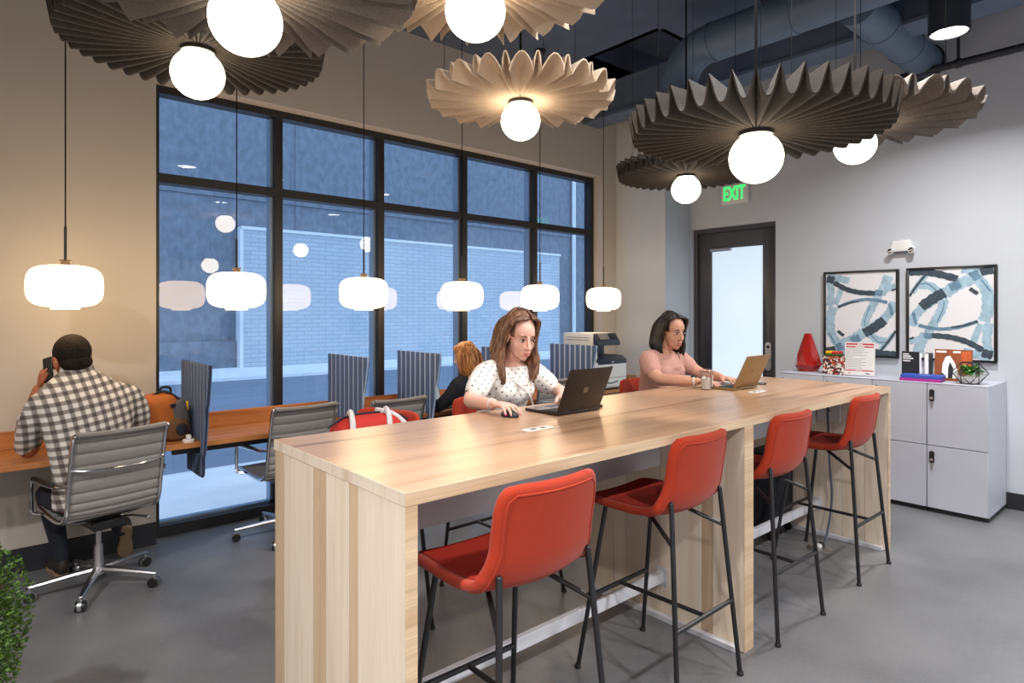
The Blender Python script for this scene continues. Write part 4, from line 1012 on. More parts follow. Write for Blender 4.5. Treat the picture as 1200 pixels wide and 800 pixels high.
t = thing('terrarium', 'geometric black-framed glass terrarium with a leafy green plant', 'plant', (5.80, 1.285, LZ), .2)
lo = [(.062 * math.cos(2 * PI * k / 6), .062 * math.sin(2 * PI * k / 6), .004) for k in range(6)]
mi = [(.115 * math.cos(2 * PI * (k + .5) / 6), .115 * math.sin(2 * PI * (k + .5) / 6), .085) for k in range(6)]
hi = [(.06 * math.cos(2 * PI * k / 6), .06 * math.sin(2 * PI * k / 6), .165) for k in range(6)]
ff = MB()
for k in range(6):
    k2 = (k + 1) % 6
    for a, b_ in ((lo[k], lo[k2]), (lo[k], mi[k]), (lo[k2], mi[k]), (mi[k], hi[k]), (mi[k], hi[k2]), (hi[k], hi[k2])): ff.tube([a, b_], .003, 6)
ff.build('wire_frame', 'black_metal', t)
for k in range(6):
    k2 = (k + 1) % 6
    for tri in ((lo[k], lo[k2], mi[k]), (mi[k], mi[k - 1], lo[k]), (mi[k], hi[k], hi[k2])):
        c_ = sum((Vector(q) for q in tri), Vector()) / 3; g = MB(); n_ = Vector((c_.x, c_.y, 0)).normalized() * .0015
        vs_ = [Vector(q) for q in tri] + [Vector(q) - n_ for q in tri]; g.mesh(vs_, [(0, 1, 2), (5, 4, 3), (0, 3, 4, 1), (1, 4, 5, 2), (2, 5, 3, 0)]); g.build('pane', 'terrarium_glass', t, smooth=0)
MB().lathe([(0, .006), (.055, .006), (.078, .045), (.07, .058), (0, .062)], 16).build('white_stones', 'stone_white', t)
def leaf(mb, base, dirv, ln, wd, droop=.3):
    d_ = Vector(dirv).normalized(); s_ = d_.cross(Vector((0, 0, 1)))
    s_ = s_.normalized() if s_.length > 1e-3 else Vector((1, 0, 0)); u_ = s_.cross(d_).normalized(); b_ = Vector(base)
    P = []
    for f_, w_ in ((0, .1), (.3, .85), (.6, 1), (.85, .6), (1, .06)):
        c_ = b_ + d_ * ln * f_ - Vector((0, 0, 1)) * droop * ln * f_ * f_
        P.append([c_ - s_ * wd * w_ + u_ * wd * .25 * w_, c_, c_ + s_ * wd * w_ + u_ * wd * .25 * w_])
    mb.grid(P)
for k in range(44):
    a = random.uniform(0, 2 * PI); el = random.uniform(.1, 1.1); lm = MB()
    leaf(lm, (.03 * math.cos(a), .03 * math.sin(a), .06 + random.uniform(0, .06)), (math.cos(a) * math.cos(el), math.sin(a) * math.cos(el), math.sin(el)), random.uniform(.06, .095), random.uniform(.016, .026))
    lm.build('leaf', random.choice(['leaf_bright', 'leaf_bright', 'leaf_dark']), t)

# ------------------------------------------------------------ laptops and things on the table
def laptop(x, y, label, body, logo, tilt=23):
    """x,y = hinge centre; hinge on the -Y side, screen facing +Y"""
    t = thing('laptop', label, 'laptop', (x, y, TZ), 0)
    w_ = .149
    base = box('base', -w_, w_, 0, .225, .002, .015, body, t, bevel=.003, seg=2)
    for fx in (-.12, .12):
        for fy in (.02, .2): box('rubber_foot', fx - .01, fx + .01, fy - .005, fy + .005, 0, .0018, 'black_plastic', base)
    box('palm_rest', -w_ + .004, w_ - .004, .125, .221, .0151, .0156, 'alu', t)
    kb = box('keyboard_bed', -w_ + .012, w_ - .012, .022, .12, .0151, .0156, 'key_dark', t)
    kk = MB()
    for i in range(13):
        for j in range(5): kk.box(-w_ + .016 + i * .0205, -w_ + .016 + i * .0205 + .0175, .026 + j * .0185, .026 + j * .0185 + .0155, .0157, .0172)
    ks = kk.build('keys', 'key_dark', kb); ks['kind'] = 'stuff'
    box('touchpad', -.05, .05, .14, .205, .0157, .0161, 'grey_plastic', t, bevel=.0001)
    mx_ = Matrix.Translation((0, .004, .017)) @ Matrix.Rotation(R(tilt), 4, 'X')
    ld = MB(); ld.box(-w_, w_, -.0035, .0035, 0, .222, mx_); lid = ld.build('lid', body, t, bevel=.0025, seg=2)
    sc_ = MB(); sc_.box(-w_ + .008, w_ - .008, .0036, .0042, .012, .214, mx_); sc_.build('screen', 'screen_on', t)
    lg = MB()
    if logo == 'squares':
        for a in (-1, 1):
            for b_ in (-1, 1): lg.box(a * .0075 - .0066, a * .0075 + .0066, -.0042, -.0036, .111 + b_ * .0075 - .0066, .111 + b_ * .0075 + .0066, mx_)
        lg.build('logo', 'logo_steel', lid)
    else:
        lg.lathe([(0, -.0042), (.017, -.0042), (.017, -.0036), (0, -.0036)], 24, (0, 0, 0), 'y'); lg.bm.transform(mx_ @ Matrix.Translation((0, 0, .111)))
        o = lg.build('logo', 'logo_steel', lid)
        me = text_mesh('hp', .026, .0003); me.transform(mx_ @ Matrix.Translation((0, -.0045, .113)) @ Matrix.Rotation(R(90), 4, 'X') @ Matrix.Shear('XY', 4, (.2, 0))); me.materials.append(M[body]); obj('logo_letters', me, lid)
    for hx_ in (-.09, .09): MB().tube([(hx_ - .02, .004, .016), (hx_ + .02, .004, .016)], .005, 8).build('hinge', 'black_plastic', t)
laptop(2.2145, 2.04, 'black laptop with four-square logo before the woman in the dotted blouse', 'laptop_black', 'squares')
laptop(3.714, 1.995, 'tan metal laptop with round logo before the woman in the pink tee', 'laptop_gold', 'hp', 25)
t = thing('computer_mouse', 'black computer mouse under the pink-nailed hand', 'mouse', (1.897, 2.185, TZ), R(182))
m_ = MB(); m_.ell((0, 0, .004), (.031, .052, .030), u=20, v=14)
for v in m_.bm.verts:
    if v.co.z < 0: v.co.z = 0
m_.build('mouse_shell', 'black_plastic', t); MB().tube([(0, .012, .032), (0, .028, .029)], .004, 8).build('scroll_wheel', 'grey_plastic', t)
t = thing('clear_cup', 'clear plastic cup of iced drink with a white label beside the tan laptop', 'cup', (3.50, 2.145, TZ))
MB().lathe([(.0, .0), (.029, 0), (.041, .112), (.0395, .112), (.028, .004), (0, .004)], 28).build('cup_wall', 'clear_cup', t)
MB().lathe([(.0, .006), (.0275, .006), (.034, .07), (0, .072)], 20).build('iced_drink', 'cup_ice', t)
MB().lathe([(.042, .112), (.044, .115), (.042, .118), (.030, .128), (.012, .132), (0, .132)], 24).build('lid', 'clear_cup', t)
lb = MB(); rw = [[((.0335 + .012 * z_ / .1 + .0006) * math.cos(a), (.0335 + .012 * z_ / .1 + .0006) * math.sin(a), z_) for a in [R(-85 + 10 * k) for k in range(6)]] for z_ in (.02, .09)]
lb.grid(rw); lb.build('paper_label', 'paper', t)
for k in range(7):
    a = k * 2.4; MB().cbox((.014 * math.cos(a), .014 * math.sin(a), .02 + .009 * k), (.017, .017, .017), (a, .5, a)).build('ice_cube', 'stone_white', t, bevel=.002)
t = thing('phone', 'black phone lying on the table right of the tan laptop', 'phone', (4.03, 2.10, TZ), R(20)); box('phone_body', -.036, .036, -.072, .072, 0, .008, 'black_plastic', t, bevel=.003); box('phone_screen', -.033, .033, -.069, .069, .0081, .0086, 'key_dark', t)
t = thing('usb_dongle', 'small black adapter on the table beside the black laptop', 'adapter', (2.415, 2.10, TZ), R(8)); box('adapter_body', -.03, .03, -.014, .014, 0, .014, 'black_plastic', t, bevel=.003); MB().tube([(-.03, 0, .007), (-.045, .005, .008), (-.05, .02, .006)], .003, 6).build('lead', 'black_plastic', t)

# ------------------------------------------------------------ bags
def rbox(mb, c, s_, rot=None, p=.55, n=22):
    """superellipsoid: soft box"""
    rt = rot or Matrix.Identity(3); c = Vector(c); rows = []
    f = lambda v: math.copysign(abs(v) ** p, v)
    for i in range(n + 1):
        a = -PI / 2 + PI * i / n
        rows.append([c + rt @ Vector((s_[0] * f(math.cos(a)) * f(math.cos(b_)), s_[1] * f(math.cos(a)) * f(math.sin(b_)), s_[2] * f(math.sin(a)))) for b_ in [2 * PI * k / (2 * n) for k in range(2 * n)]])
    mb.grid(rows, close_v=True)
    bmesh.ops.remove_doubles(mb.bm, verts=mb.bm.verts, dist=1e-5)
    return mb
t = thing('duffel_bag', 'bright red duffel bag with white straps on the stool behind the table', 'bag', (1.415, 2.63, .766), R(-3))
rbox(MB(), (0, 0, .158), (.185, .10, .157), None, .55).build('bag_body', 'bag_red', t)
for x, ln in ((-.13, 0), (.05, .02)):
    pts = [(x, -.107, .04), (x, -.109, .16), (x + .012, -.085, .285), (x + .03, -.02, .328), (x + .05, .05, .31), (x + .05, .1, .2)]
    MB().tube(bez(pts, 6), .014, 8, flat=((0, 1, 0), .35)).build('strap', 'strap_white', t)
pts = [(.045, .02, .326), (.10, -.045, .31), (.15, -.09, .25), (.17, -.107, .16)]
MB().tube(bez(pts, 6), .013, 8, flat=((0, 1, 0), .4)).build('shoulder_strap', 'strap_white', t)
rbox(MB(), (.12, -.098, .2), (.075, .02, .055), None, .6, 12).build('black_pocket', 'black_cloth', t)
MB().tube(bez([(-.2, 0, .27), (-.1, 0, .314), (.1, 0, .314), (.2, 0, .27)], 6), .005, 6).build('zip', 'black_cloth', t)
t = thing('backpack', 'orange canvas backpack with grey mesh side on the window bench', 'backpack', (.94, 4.44, DZ), R(8))
rt = Euler((0, R(-10), 0)).to_matrix()
rbox(MB(), (-.035, 0, .15), (.12, .11, .15), rt, .5).build('orange_body', 'bag_tan', t)
rbox(MB(), (.065, -.01, .145), (.06, .105, .125), rt, .5).build('mesh_side', 'bag_grey', t)
rbox(MB(), (.045, -.085, .075), (.07, .045, .073), None, .6, 14).build('side_pocket', 'bag_brown', t)
MB().ell((.06, -.127, .075), (.036, .012, .04), u=16, v=10).build('pocket_mesh', 'black_cloth', t)
MB().tube(bez([(-.07, -.02, .29), (-.02, -.06, .315), (.05, -.08, .27), (.09, -.09, .19)], 6), .008, 8).build('top_zip', 'black_cloth', t)
MB().tube(bez([(-.03, -.02, .295), (-.02, -.02, .335), (.03, -.02, .33), (.035, -.02, .285)], 6), .008, 8).build('grab_loop', 'black_cloth', t)
MB().tube(bez([(-.14, .04, .25), (-.19, .02, .2), (-.18, 0, .08), (-.13, 0, .03)], 6), .014, 8, flat=((1, 0, 0), .5)).build('shoulder_strap', 'black_cloth', t)
box('yellow_tag', .10, .112, -.10, -.085, .185, .245, 'yellow_tab', t, bevel=.002)
box('buckle', .0, .03, -.118, -.106, .215, .24, 'black_plastic', t, bevel=.003)
t = thing('charger_puck', 'small white charger on the bench by the navy divider', 'charger', (1.045, 4.275, DZ)); MB().lathe([(0, 0), (.035, 0), (.036, .012), (.03, .018), (0, .019)], 20).build('puck', 'white_plastic', t); box('plug_block', -.014, .014, -.012, .012, .0192, .045, 'white_plastic', t, bevel=.003)

# ------------------------------------------------------------ printer and desk clutter at the end of the bench
t = thing('printer', 'white and navy multifunction printer at the end of the window bench', 'printer', (4.80, 4.235, DZ))
box('lower_body', 0, .55, 0, .42, .02, .30, 'white_plastic', t, bevel=.02, seg=3); box('feet', .03, .52, .03, .39, 0, .0195, 'black_plastic', t)
tr = box('paper_drawer', .02, .53, -.006, 0, .04, .12, 'white_plastic', t, bevel=.002)
MB().tube([(.16, -.008, .09), (.275, -.012, .075), (.39, -.008, .09)], .006, 8).build('drawer_grip', 'grey_plastic', tr)
box('door_seam', .02, .53, -.002, 0, .128, .132, 'grey_plastic', t); box('door_latch', .24, .31, -.006, 0, .235, .25, 'black_plastic', t, bevel=.001)
MB().prism([(.12, .30), (.12, .335), (.20, .385), (.20, .30)], .005, .54, 'x').bm.free()
pn = MB(); pn.prism([(-.004, .27), (-.004, .315), (.06, .355), (.20, .355), (.20, .30), (.04, .30)], .08, .545, 'x'); pn.build('output_hood', 'navy_plastic', t, bevel=.008, seg=2)
box('output_tray', .10, .50, .08, .36, .3555, .362, 'black_plastic', t, bevel=.002)
box('rear_column', .02, .44, .22, .42, .301, .47, 'navy_plastic', t, bevel=.008); box('side_cheek', 0, .10, .02, .42, .302, .42, 'white_plastic', t, bevel=.012, seg=2)
sc_ = box('scanner', 0, .36, .0, .42, .4705, .60, 'white_plastic', t, bevel=.012, seg=2)
box('scanner_groove', -.002, 0, .05, .37, .55, .556, 'grey_plastic', sc_); box('scanner_groove', -.002, 0, .05, .37, .525, .531, 'grey_plastic', sc_)
cp = MB(); cp.prism([(-.075, .475), (-.06, .52), (.0, .605), (.0, .475)], .005, .355, 'x'); pnl = cp.build('control_panel', 'navy_plastic', t, bevel=.006)
sl = MB(); mx_ = Matrix.Translation((.12, -.034, .566)) @ Matrix.Rotation(R(54), 4, 'X'); sl.box(-.075, .075, -.04, .04, 0, .004, mx_); sl.build('touch_screen', 'grey_plastic', pnl)
sl = MB(); mx_ = Matrix.Translation((.27, -.034, .566)) @ Matrix.Rotation(R(54), 4, 'X'); sl.box(-.04, .04, -.03, .03, 0, .004, mx_); sl.build('keypad', 'black_plastic', pnl)
me = text_mesh('HP', .03, .0005); me.materials.append(M['paper']); o = obj('badge', me, t, (.31, -.0055, .292), (R(90), 0, 0))
t = thing('paper_stack', 'low stack of white paper on the bench beside the printer', 'paper', (5.50, 4.35, DZ))
for k in range(4): box('sheet_ream', -.09, .09, -.08, .12, .014 * k, .014 * k + .0135, 'paper', t)
t = thing('cardboard_box', 'flat brown cardboard box resting on the paper stack', 'box', (5.535, 4.36, DZ + .0565), R(8)); box('carton', -.085, .085, -.055, .055, 0, .06, 'box_brown', t, bevel=.002); box('carton_flap', -.085, .085, -.0005, .0005, .0601, .0605, 'bag_brown', t)
t = thing('desk_organiser', 'small red desk organiser at the end of the bench', 'organiser', (5.55, 4.26, DZ))
ob = MB(); ob.box(-.045, .045, -.03, .03, 0, .006).box(-.045, -.04, -.03, .03, .006, .09).box(.04, .045, -.03, .03, .006, .09).box(-.04, .04, .025, .03, .006, .09).box(-.04, .04, -.03, -.025, .006, .07).box(-.002, .002, -.025, .025, .006, .085); ob.build('organiser_body', 'print_red', t, bevel=.001)

# ------------------------------------------------------------ under the table: rolling case, power lead, floor socket
t = thing('rolling_case', 'black wheeled case standing under the table past the middle support', 'case', (4.28, 2.13, 0), R(4))
rbox(MB(), (0, 0, .325), (.19, .12, .27), None, .35).build('case_body', 'black_cloth', t)
for s_ in (-1, 1):
    MB().tube([(s_ * .12, .1, .42), (s_ * .12, .125, .50), (s_ * .12, .125, .53)], .008, 8).build('handle_post', 'black_metal', t)
    for u_ in (-1, 1):
        MB().tube([(s_ * .15, u_ * .08, .06), (s_ * .15, u_ * .08, .03)], .01, 8).build('caster_stem', 'black_plastic', t); MB().tube([(s_ * .15 - .012, u_ * .08, .026), (s_ * .15 + .012, u_ * .08, .026)], .026, 14).build('caster', 'black_plastic', t)
MB().tube([(-.12, .125, .53), (.12, .125, .53)], .01, 8).build('handle', 'black_plastic', t)
MB().tube(bez([(-.14, -.118, .40), (-.05, -.12, .44), (.05, -.12, .44), (.14, -.118, .40)], 5), .006, 8).build('front_zip', 'black_metal', t)
t = thing('power_lead', 'grey power lead hanging from the table down to the floor socket', 'cable', (0, 0, 0))
MB().tube(bez([(4.497, 1.80, .87), (4.44, 1.79, .90), (4.41, 1.775, .82), (4.43, 1.77, .5), (4.45, 1.765, .3), (4.38, 1.76, .10), (4.31, 1.757, .02), (4.28, 1.755, .02)], 8), .007, 8).build('lead', 'cable_grey', t)
t = thing('floor_socket', 'round floor socket with a plug under the far table bay', 'outlet', (4.225, 1.755, 0))
MB().lathe([(0, 0), (.075, 0), (.075, .004), (.068, .006), (0, .006)], 26).build('cover_ring', 'alu', t); MB().ell((-.01, 0, .02), (.026, .022, .018), u=14, v=10).build('plug', 'white_plastic', t); box('plug_body', .015, .05, -.014, .014, .006, .035, 'black_plastic', t, bevel=.004)

# ------------------------------------------------------------ leafy shrub at the left edge
t = thing('potted_shrub', 'leafy boxwood shrub in a planter at the lower left edge', 'plant', (-.045, 2.64, 0))
MB().lathe([(0, 0), (.13, 0), (.16, .2), (.17, .21), (.16, .215), (.15, .2), (.145, .18), (0, .18)], 28).build('planter', 'planter', t)
MB().lathe([(0, .181), (.144, .181), (.14, .19), (0, .195)], 24).build('soil', 'soil', t)
stt = MB()
for k in range(9):
    a = k * 2.4; stt.tube(bez([(.03 * math.cos(a), .03 * math.sin(a), .18), (.07 * math.cos(a), .07 * math.sin(a), .4), (.13 * math.cos(a), .13 * math.sin(a), .66)], 4), .005, 6)
stt.build('stems', 'twig', t)
fl = MB(); rg = random.Random(3)
for k in range(6500):
    a, cz = rg.uniform(0, 2 * PI), rg.uniform(-1, 1); s_ = math.sqrt(1 - cz * cz); q = rg.uniform(.62, 1.0) * (1 + .07 * math.sin(5 * a + 3 * cz))
    c_ = Vector((.205 * q * s_ * math.cos(a), .205 * q * s_ * math.sin(a), .535 + .30 * q * cz))
    d_ = Vector((s_ * math.cos(a) + rg.uniform(-.6, .6), s_ * math.sin(a) + rg.uniform(-.6, .6), cz * .6 + rg.uniform(-.3, .8)))
    d_.normalize(); sd = d_.cross(Vector((rg.uniform(-1, 1), rg.uniform(-1, 1), rg.uniform(-1, 1)))).normalized(); ln, wd = rg.uniform(.012, .02), rg.uniform(.005, .0085); up_ = sd.cross(d_)
    fl.mesh([c_, c_ + d_ * ln * .5 + sd * wd + up_ * .002, c_ + d_ * ln, c_ + d_ * ln * .5 - sd * wd + up_ * .002], [(0, 1, 2), (0, 2, 3)])
o = fl.build('foliage', 'bush_leaf', t, smooth=0); o['kind'] = 'stuff'
# ------------------------------------------------------------ people
def limb(mb, pts, rs, n=5, seg=14, flat=None):
    P = bez(pts, n); m = len(pts) - 1; Q = []
    for i in range(len(P)):
        t_ = i / n; k = min(int(t_), m - 1); Q.append(rs[k] + (rs[k + 1] - rs[k]) * (t_ - k))
    mb.tube(P, Q, seg, roundcap=True, flat=flat)
def loft(mb, secs, seg=28, grow=0.):
    rows = []
    for (x, y, z, rx, ry) in secs:
        rows.append([(x + (rx + grow) * math.cos(a), y + (ry + grow) * math.sin(a), z) for a in [2 * PI * k / seg for k in range(seg)]])
    V = mb.grid(rows, close_v=True); mb.bm.faces.new(V[0][::-1]); mb.bm.faces.new(V[-1])
def hand(mb, wrist, d, up, right, curl=(12, 22, 16), spread=6, size=1., thumb_in=.3):
    w_, d, up = Vector(wrist), Vector(d).normalized(), Vector(up)
    up = (up - d * up.dot(d)).normalized(); th = up.cross(d) * (1 if right else -1)      # towards the thumb
    tips = []
    rot = Matrix((th, d, up)).transposed()
    mb.ell(w_ + d * .045 * size, (.039 * size, .052 * size, .0155 * size), rot, 14, 10)
    mb.ell(w_ + d * .075 * size, (.038 * size, .022 * size, .013 * size), rot, 14, 10)
    for off, ln in ((.029, .074), (.0095, .084), (-.0105, .078), (-.029, .062)):
        ang = R(spread) * off / .02; dd = (d * math.cos(ang) + th * math.sin(ang)).normalized(); p = w_ + d * .080 * size + th * off * size
        pts = [p]; a = 0.
        for f_, c_ in zip((.46, .30, .24), curl):
            a += R(c_); p = p + (dd * math.cos(a) - up * math.sin(a)) * ln * f_ * size; pts.append(p)
        mb.tube(pts, [.0092 * size, .0086 * size, .0078 * size, .0066 * size], 8, roundcap=True); tips.append((pts[-1], (pts[-1] - pts[-2]).normalized(), up))
    p0 = w_ + d * .022 * size + th * .026 * size; dt = (d * .75 + th * (.85 - thumb_in) - up * .25).normalized()
    p1 = p0 + dt * .042 * size; p2 = p1 + (dt + d * .5).normalized() * .032 * size
    mb.tube([p0, p1, p2], [.0125 * size, .0105 * size, .008 * size], 8, roundcap=True); tips.append((p2, (p2 - p1).normalized(), up))
    return tips
def head(mb, Mh, s=1., male=False):
    R3 = Mh.to_3x3()
    s = R3.to_scale()[0]
    def E(c, r): mb.ell(Mh @ Vector(c), r, R3, 20, 14)
    E((0, -.014, .036), (.075, .095, .084)); E((0, .026, -.032), (.062, .066, .084)); E((0, .03, .03), (.062, .062, .06))
    E((0, .060, -.098), (.022, .021, .018)); E((.028, .043, -.035), (.034, .034, .036)); E((-.028, .043, -.035), (.034, .034, .036))
    E((0, .080, .024), (.045, .011, .010)); E((.02, .036, -.078), (.032, .036, .028)); E((-.02, .036, -.078), (.032, .036, .028))
    E((0, .074, -.07), (.028, .018, .024))
    mb.tube([Mh @ Vector(q) for q in ((0, .088, .016), (0, .1, -.008), (0, .113, -.034))], [.0075 * s, .009 * s, .011 * s], 10, roundcap=True)
    E((.0095, .099, -.038), (.008, .01, .0075)); E((-.0095, .099, -.038), (.008, .01, .0075))
    E((0, .087, -.0665), (.019, .007, .0055)); E((0, .085, -.077), (.017, .007, .0065))
    for q in (-1, 1): E((q * .077, -.004, -.008), (.010, .021, .032))
def face_parts(t, Mh, lips, brow, lid_open=.55):
    R3 = Mh.to_3x3(); R4 = R3.to_4x4()
    mb = MB(); mb.ell(Mh @ Vector((0, .088, -.0665)), (.0195, .0072, .0042), R3, 14, 8); mb.ell(Mh @ Vector((0, .0862, -.0765)), (.0175, .0072, .005), R3, 14, 8); mb.build('lips', lips, t)
    for q in (-1, 1):
        e = MB().ell(Mh @ Vector((q * .031, .0815, .0)), (.0155, .0095, .0072 * lid_open / .55), R3, 14, 10).build('eye', 'eye_white', t)
        MB().ell(Mh @ Vector((q * .031, .0885, -.0015)), (.0062, .0042, .0062), R3, 12, 8).build('iris', 'iris_dark', e)
        MB().tube([Mh @ Vector(v) for v in ((q * .015, .086, .001), (q * .024, .0905, .0065), (q * .036, .0895, .0065), (q * .047, .079, .001))], [.0014, .0024, .0024, .0014], 6).build('lash_line', 'iris_dark', e)
        MB().tube([Mh @ Vector(v) for v in ((q * .014, .095, .021), (q * .028, .0955, .027), (q * .045, .084, .022))], [.0028, .0032, .0016], 6).build('eyebrow', brow, t)
def hair_long(t, Mh, mt, length, wave, out=.012, seed=1, part=.02, front=True, fwd=.02):
    rg = random.Random(seed); mb = MB()
    # scalp cap, open over the face
    rows = []; n, m_ = 22, 36
    cap = MB(); bmesh.ops.create_uvsphere(cap.bm, u_segments=40, v_segments=24, radius=1)
    for v in cap.bm.verts: v.co = Vector((v.co.x * .0775, v.co.y * .0975 - .014, v.co.z * .087 + .036))
    kill = [f for f in cap.bm.faces if (lambda c: c.y > .04 or (c.y > .0 and c.z < .0) or c.z < -.045)(f.calc_center_median())]
    bmesh.ops.delete(cap.bm, geom=kill, context='FACES'); bmesh.ops.recalc_face_normals(cap.bm, faces=cap.bm.faces); bmesh.ops.solidify(cap.bm, geom=cap.bm.faces[:], thickness=.004)
    cap.bm.transform(Mh); cap.build('hair_cap', mt, t, smooth=180)
    N = 170
    for k in range(N):
        sd = 1 if k % 2 else -1
        f_ = rg.random(); y0 = .068 - .165 * f_ if front else .045 - .15 * f_         # from hairline to crown
        top = Vector((part + sd * .006, y0 * .9, .034 + .0965 * math.sqrt(max(.05, 1 - ((y0 * .9 + .014) / .108) ** 2))))
        back = max(0., (.0 - y0) / .1)
        a = 1.0 - back * .75
        xs = (.086 + rg.uniform(0, .012)) * (1 - .45 * back * rg.random())
        yb = y0 * .55 - .03 - .045 * back
        p1 = Vector((sd * xs * .80, y0 * .85 - .004, .088 - .02 * back)); p2 = Vector((sd * xs, yb + .012, .018)); p3 = Vector((sd * (xs + .004), yb, -.055))
        le = length * rg.uniform(.86, 1.04)
        p4 = Vector((sd * (xs + out), yb + fwd * .6, -.055 - le * .5)); p5 = Vector((sd * (xs + out * .6 - .01), yb + fwd + rg.uniform(-.012, .02), -.055 - le))
        P = bez([top, p1, p2, p3, p4, p5], 6); ph = rg.uniform(0, 6.28)
        for i, p in enumerate(P):
            g = max(0, (i - 14) / 16); p.x += wave * g * math.sin(i * .55 + ph); p.y += wave * g * math.cos(i * .5 + ph)
        r0 = rg.uniform(.0065, .0105); nP = len(P)
        mb.tube([Mh @ p for p in P], [r0 * (.45 + .9 * math.sin(PI * min(1, .08 + .62 * i / nP))) * (1 if i < nP * .8 else max(.15, 1 - (i - nP * .8) / (nP * .24))) for i in range(nP)], 6)
    for k in range(46):                                                            # back of the head
        a = R(200 + 140 * k / 45); x_, y_ = .084 * math.cos(a), .098 * math.sin(a) - .014
        le = length * rg.uniform(.9, 1.05)
        P = bez([Vector((x_ * .25, -.045 + .1 * math.sin(a) * .25, .128)), Vector((x_ * .8, y_ * .85, .09)), Vector((x_, y_, .02)), Vector((x_ * 1.03, y_ * 1.02, -.06)), Vector((x_ * 1.06, y_ * .98, -.06 - le * .5)), Vector((x_ * .95, y_ * .92, -.06 - le))], 6); ph = rg.uniform(0, 6)
        for i, p in enumerate(P):
            g = max(0, (i - 14) / 16); p.x += wave * .7 * g * math.sin(i * .55 + ph)
        mb.tube([Mh @ p for p in P], [.011 * (.5 + .7 * min(1, i / 8)) * (1 if i < 24 else max(.2, 1 - (i - 24) / 8)) for i in range(len(P))], 6)
    mb.build('hair', mt, t, smooth=180)
def nails(t, tips, mt):
    for p, d, up in tips[:4]:
        r_ = Matrix((up.cross(d).normalized(), d, up)).transposed()
        MB().ell(p + d * .004 + up * .0042, (.0058, .0085, .003), r_, 10, 6).build('nail', mt, t)
def headmat(c, yaw, pitch, roll=0): return Matrix.Translation(c) @ Matrix.Rotation(R(yaw), 4, 'Z') @ Matrix.Rotation(R(-pitch), 4, 'X') @ Matrix.Rotation(R(roll), 4, 'Y')
def shoe_part(t, mx, upper, sole):
    W_ = [(0, .020), (.02, .031), (.06, .033), (.11, .029), (.16, .038), (.20, .042), (.235, .036), (.258, .022), (.266, .006)]
    f = MB(); f.ell((0, .19, .028), (.040, .074, .034), None, 16, 10); f.ell((0, .10, .04), (.034, .09, .04), None, 16, 10); f.ell((0, .045, .055), (.034, .044, .052), None, 16, 10)
    for v in f.bm.verts: v.co.z = max(v.co.z, .006)
    f.bm.transform(mx); o = fuse('shoe', f, .006, upper, t, 2)
    s_ = MB(); s_.prism([(w_, y) for y, w_ in W_] + [(-w_, y) for y, w_ in W_[::-1]], -.012, .012); s_.bm.transform(mx); s_.build('sole', sole, o, bevel=.003)
def lower(t, hip, kneeY, kneeZ, ank, seat, mt, shoe, hipw=.095, right_ankle=None, right_shoe=None, sole='shoe_dark'):
    mb = MB(); mb.ell((0, hip[1] - .01, hip[2]), (.175, .115, .095), None, 24, 14)
    for s_ in (-1, 1):
        limb(mb, [(s_ * hipw, hip[1] + .02, hip[2] - .005), (s_ * (hipw + .02), (hip[1] + kneeY) / 2, (hip[2] + kneeZ) / 2 - .0), (s_ * (hipw + .02), kneeY, kneeZ)], [.088, .076, .06])
        A3 = Vector(right_ankle) if right_ankle and s_ > 0 else Vector((s_ * (hipw + .015) + ank[0], ank[1], ank[2])); K3 = Vector((s_ * (hipw + .02), kneeY, kneeZ))
        limb(mb, [K3, K3.lerp(A3, .4) - Vector((0, .02, 0)), A3], [.06, .054, .036])
    fuse('trousers', mb, .008, mt, t, 4)
    for s_ in (-1, 1):
        mx = right_shoe if right_shoe and s_ > 0 else Matrix.Translation((s_ * (hipw + .015) + ank[0], ank[1] - .05, max(.013, ank[2] - .10)))
        shoe_part(t, mx, shoe, sole)

# --- woman in the dotted blouse
t = thing('person', 'woman with long brown hair in a white dotted blouse using a mouse', 'person', (2.24, 2.645, 0), PI, 'people at work')
Mh = headmat((0.012, .165, 1.432), -14, 16) @ Matrix.Diagonal((.97, 1.03, 1.05, 1))
secs = [(0, -.03, .775, .12, .09), (0, -.03, .80, .165, .12), (0, -.03, .87, .168, .122), (0, -.012, 1.0, .132, .10), (0, .022, 1.09, .138, .104), (0, .045, 1.17, .152, .110), (0, .052, 1.225, .158, .088), (0, .058, 1.262, .125, .072), (0, .065, 1.29, .062, .056), (0, .07, 1.30, .05, .05)]
body = MB(); loft(body, secs, 30); head(body, Mh)
limb(body, [(0, .065, 1.26), (0, .085, 1.31), (0, .125, 1.375)], [.058, .049, .05])
RA = [(.165, .052, 1.235), (.235, .085, 1.165), (.312, .12, 1.108), (.335, .235, 1.110), (.345, .345, 1.116)]
limb(body, RA, [.052, .043, .037, .034, .0245])
tipsR = hand(body, (.345, .35, 1.118), (.0, 1, .03), (0, -.02, 1), True, (14, 28, 22), 8)
LA = [(-.165, .052, 1.235), (-.24, .09, 1.165), (-.305, .13, 1.112), (-.22, .245, 1.118), (-.135, .335, 1.118)]
limb(body, LA, [.052, .043, .037, .034, .0245])
tipsL = hand(body, (-.135, .34, 1.118), (.55, 1, -.1), (0, 0, 1), False, (16, 26, 20), 8)
fuse('body', body, .004, 'skin_fair', t, 4)
bl = MB(); loft(bl, [s_ for s_ in secs if .79 < s_[2] < 1.285], 30, .014)
bl.ell((.06, .115, 1.135), (.066, .052, .065), None, 18, 12); bl.ell((-.06, .115, 1.135), (.066, .052, .065), None, 18, 12); bl.ell((0, .11, 1.12), (.09, .05, .07), None, 18, 12)
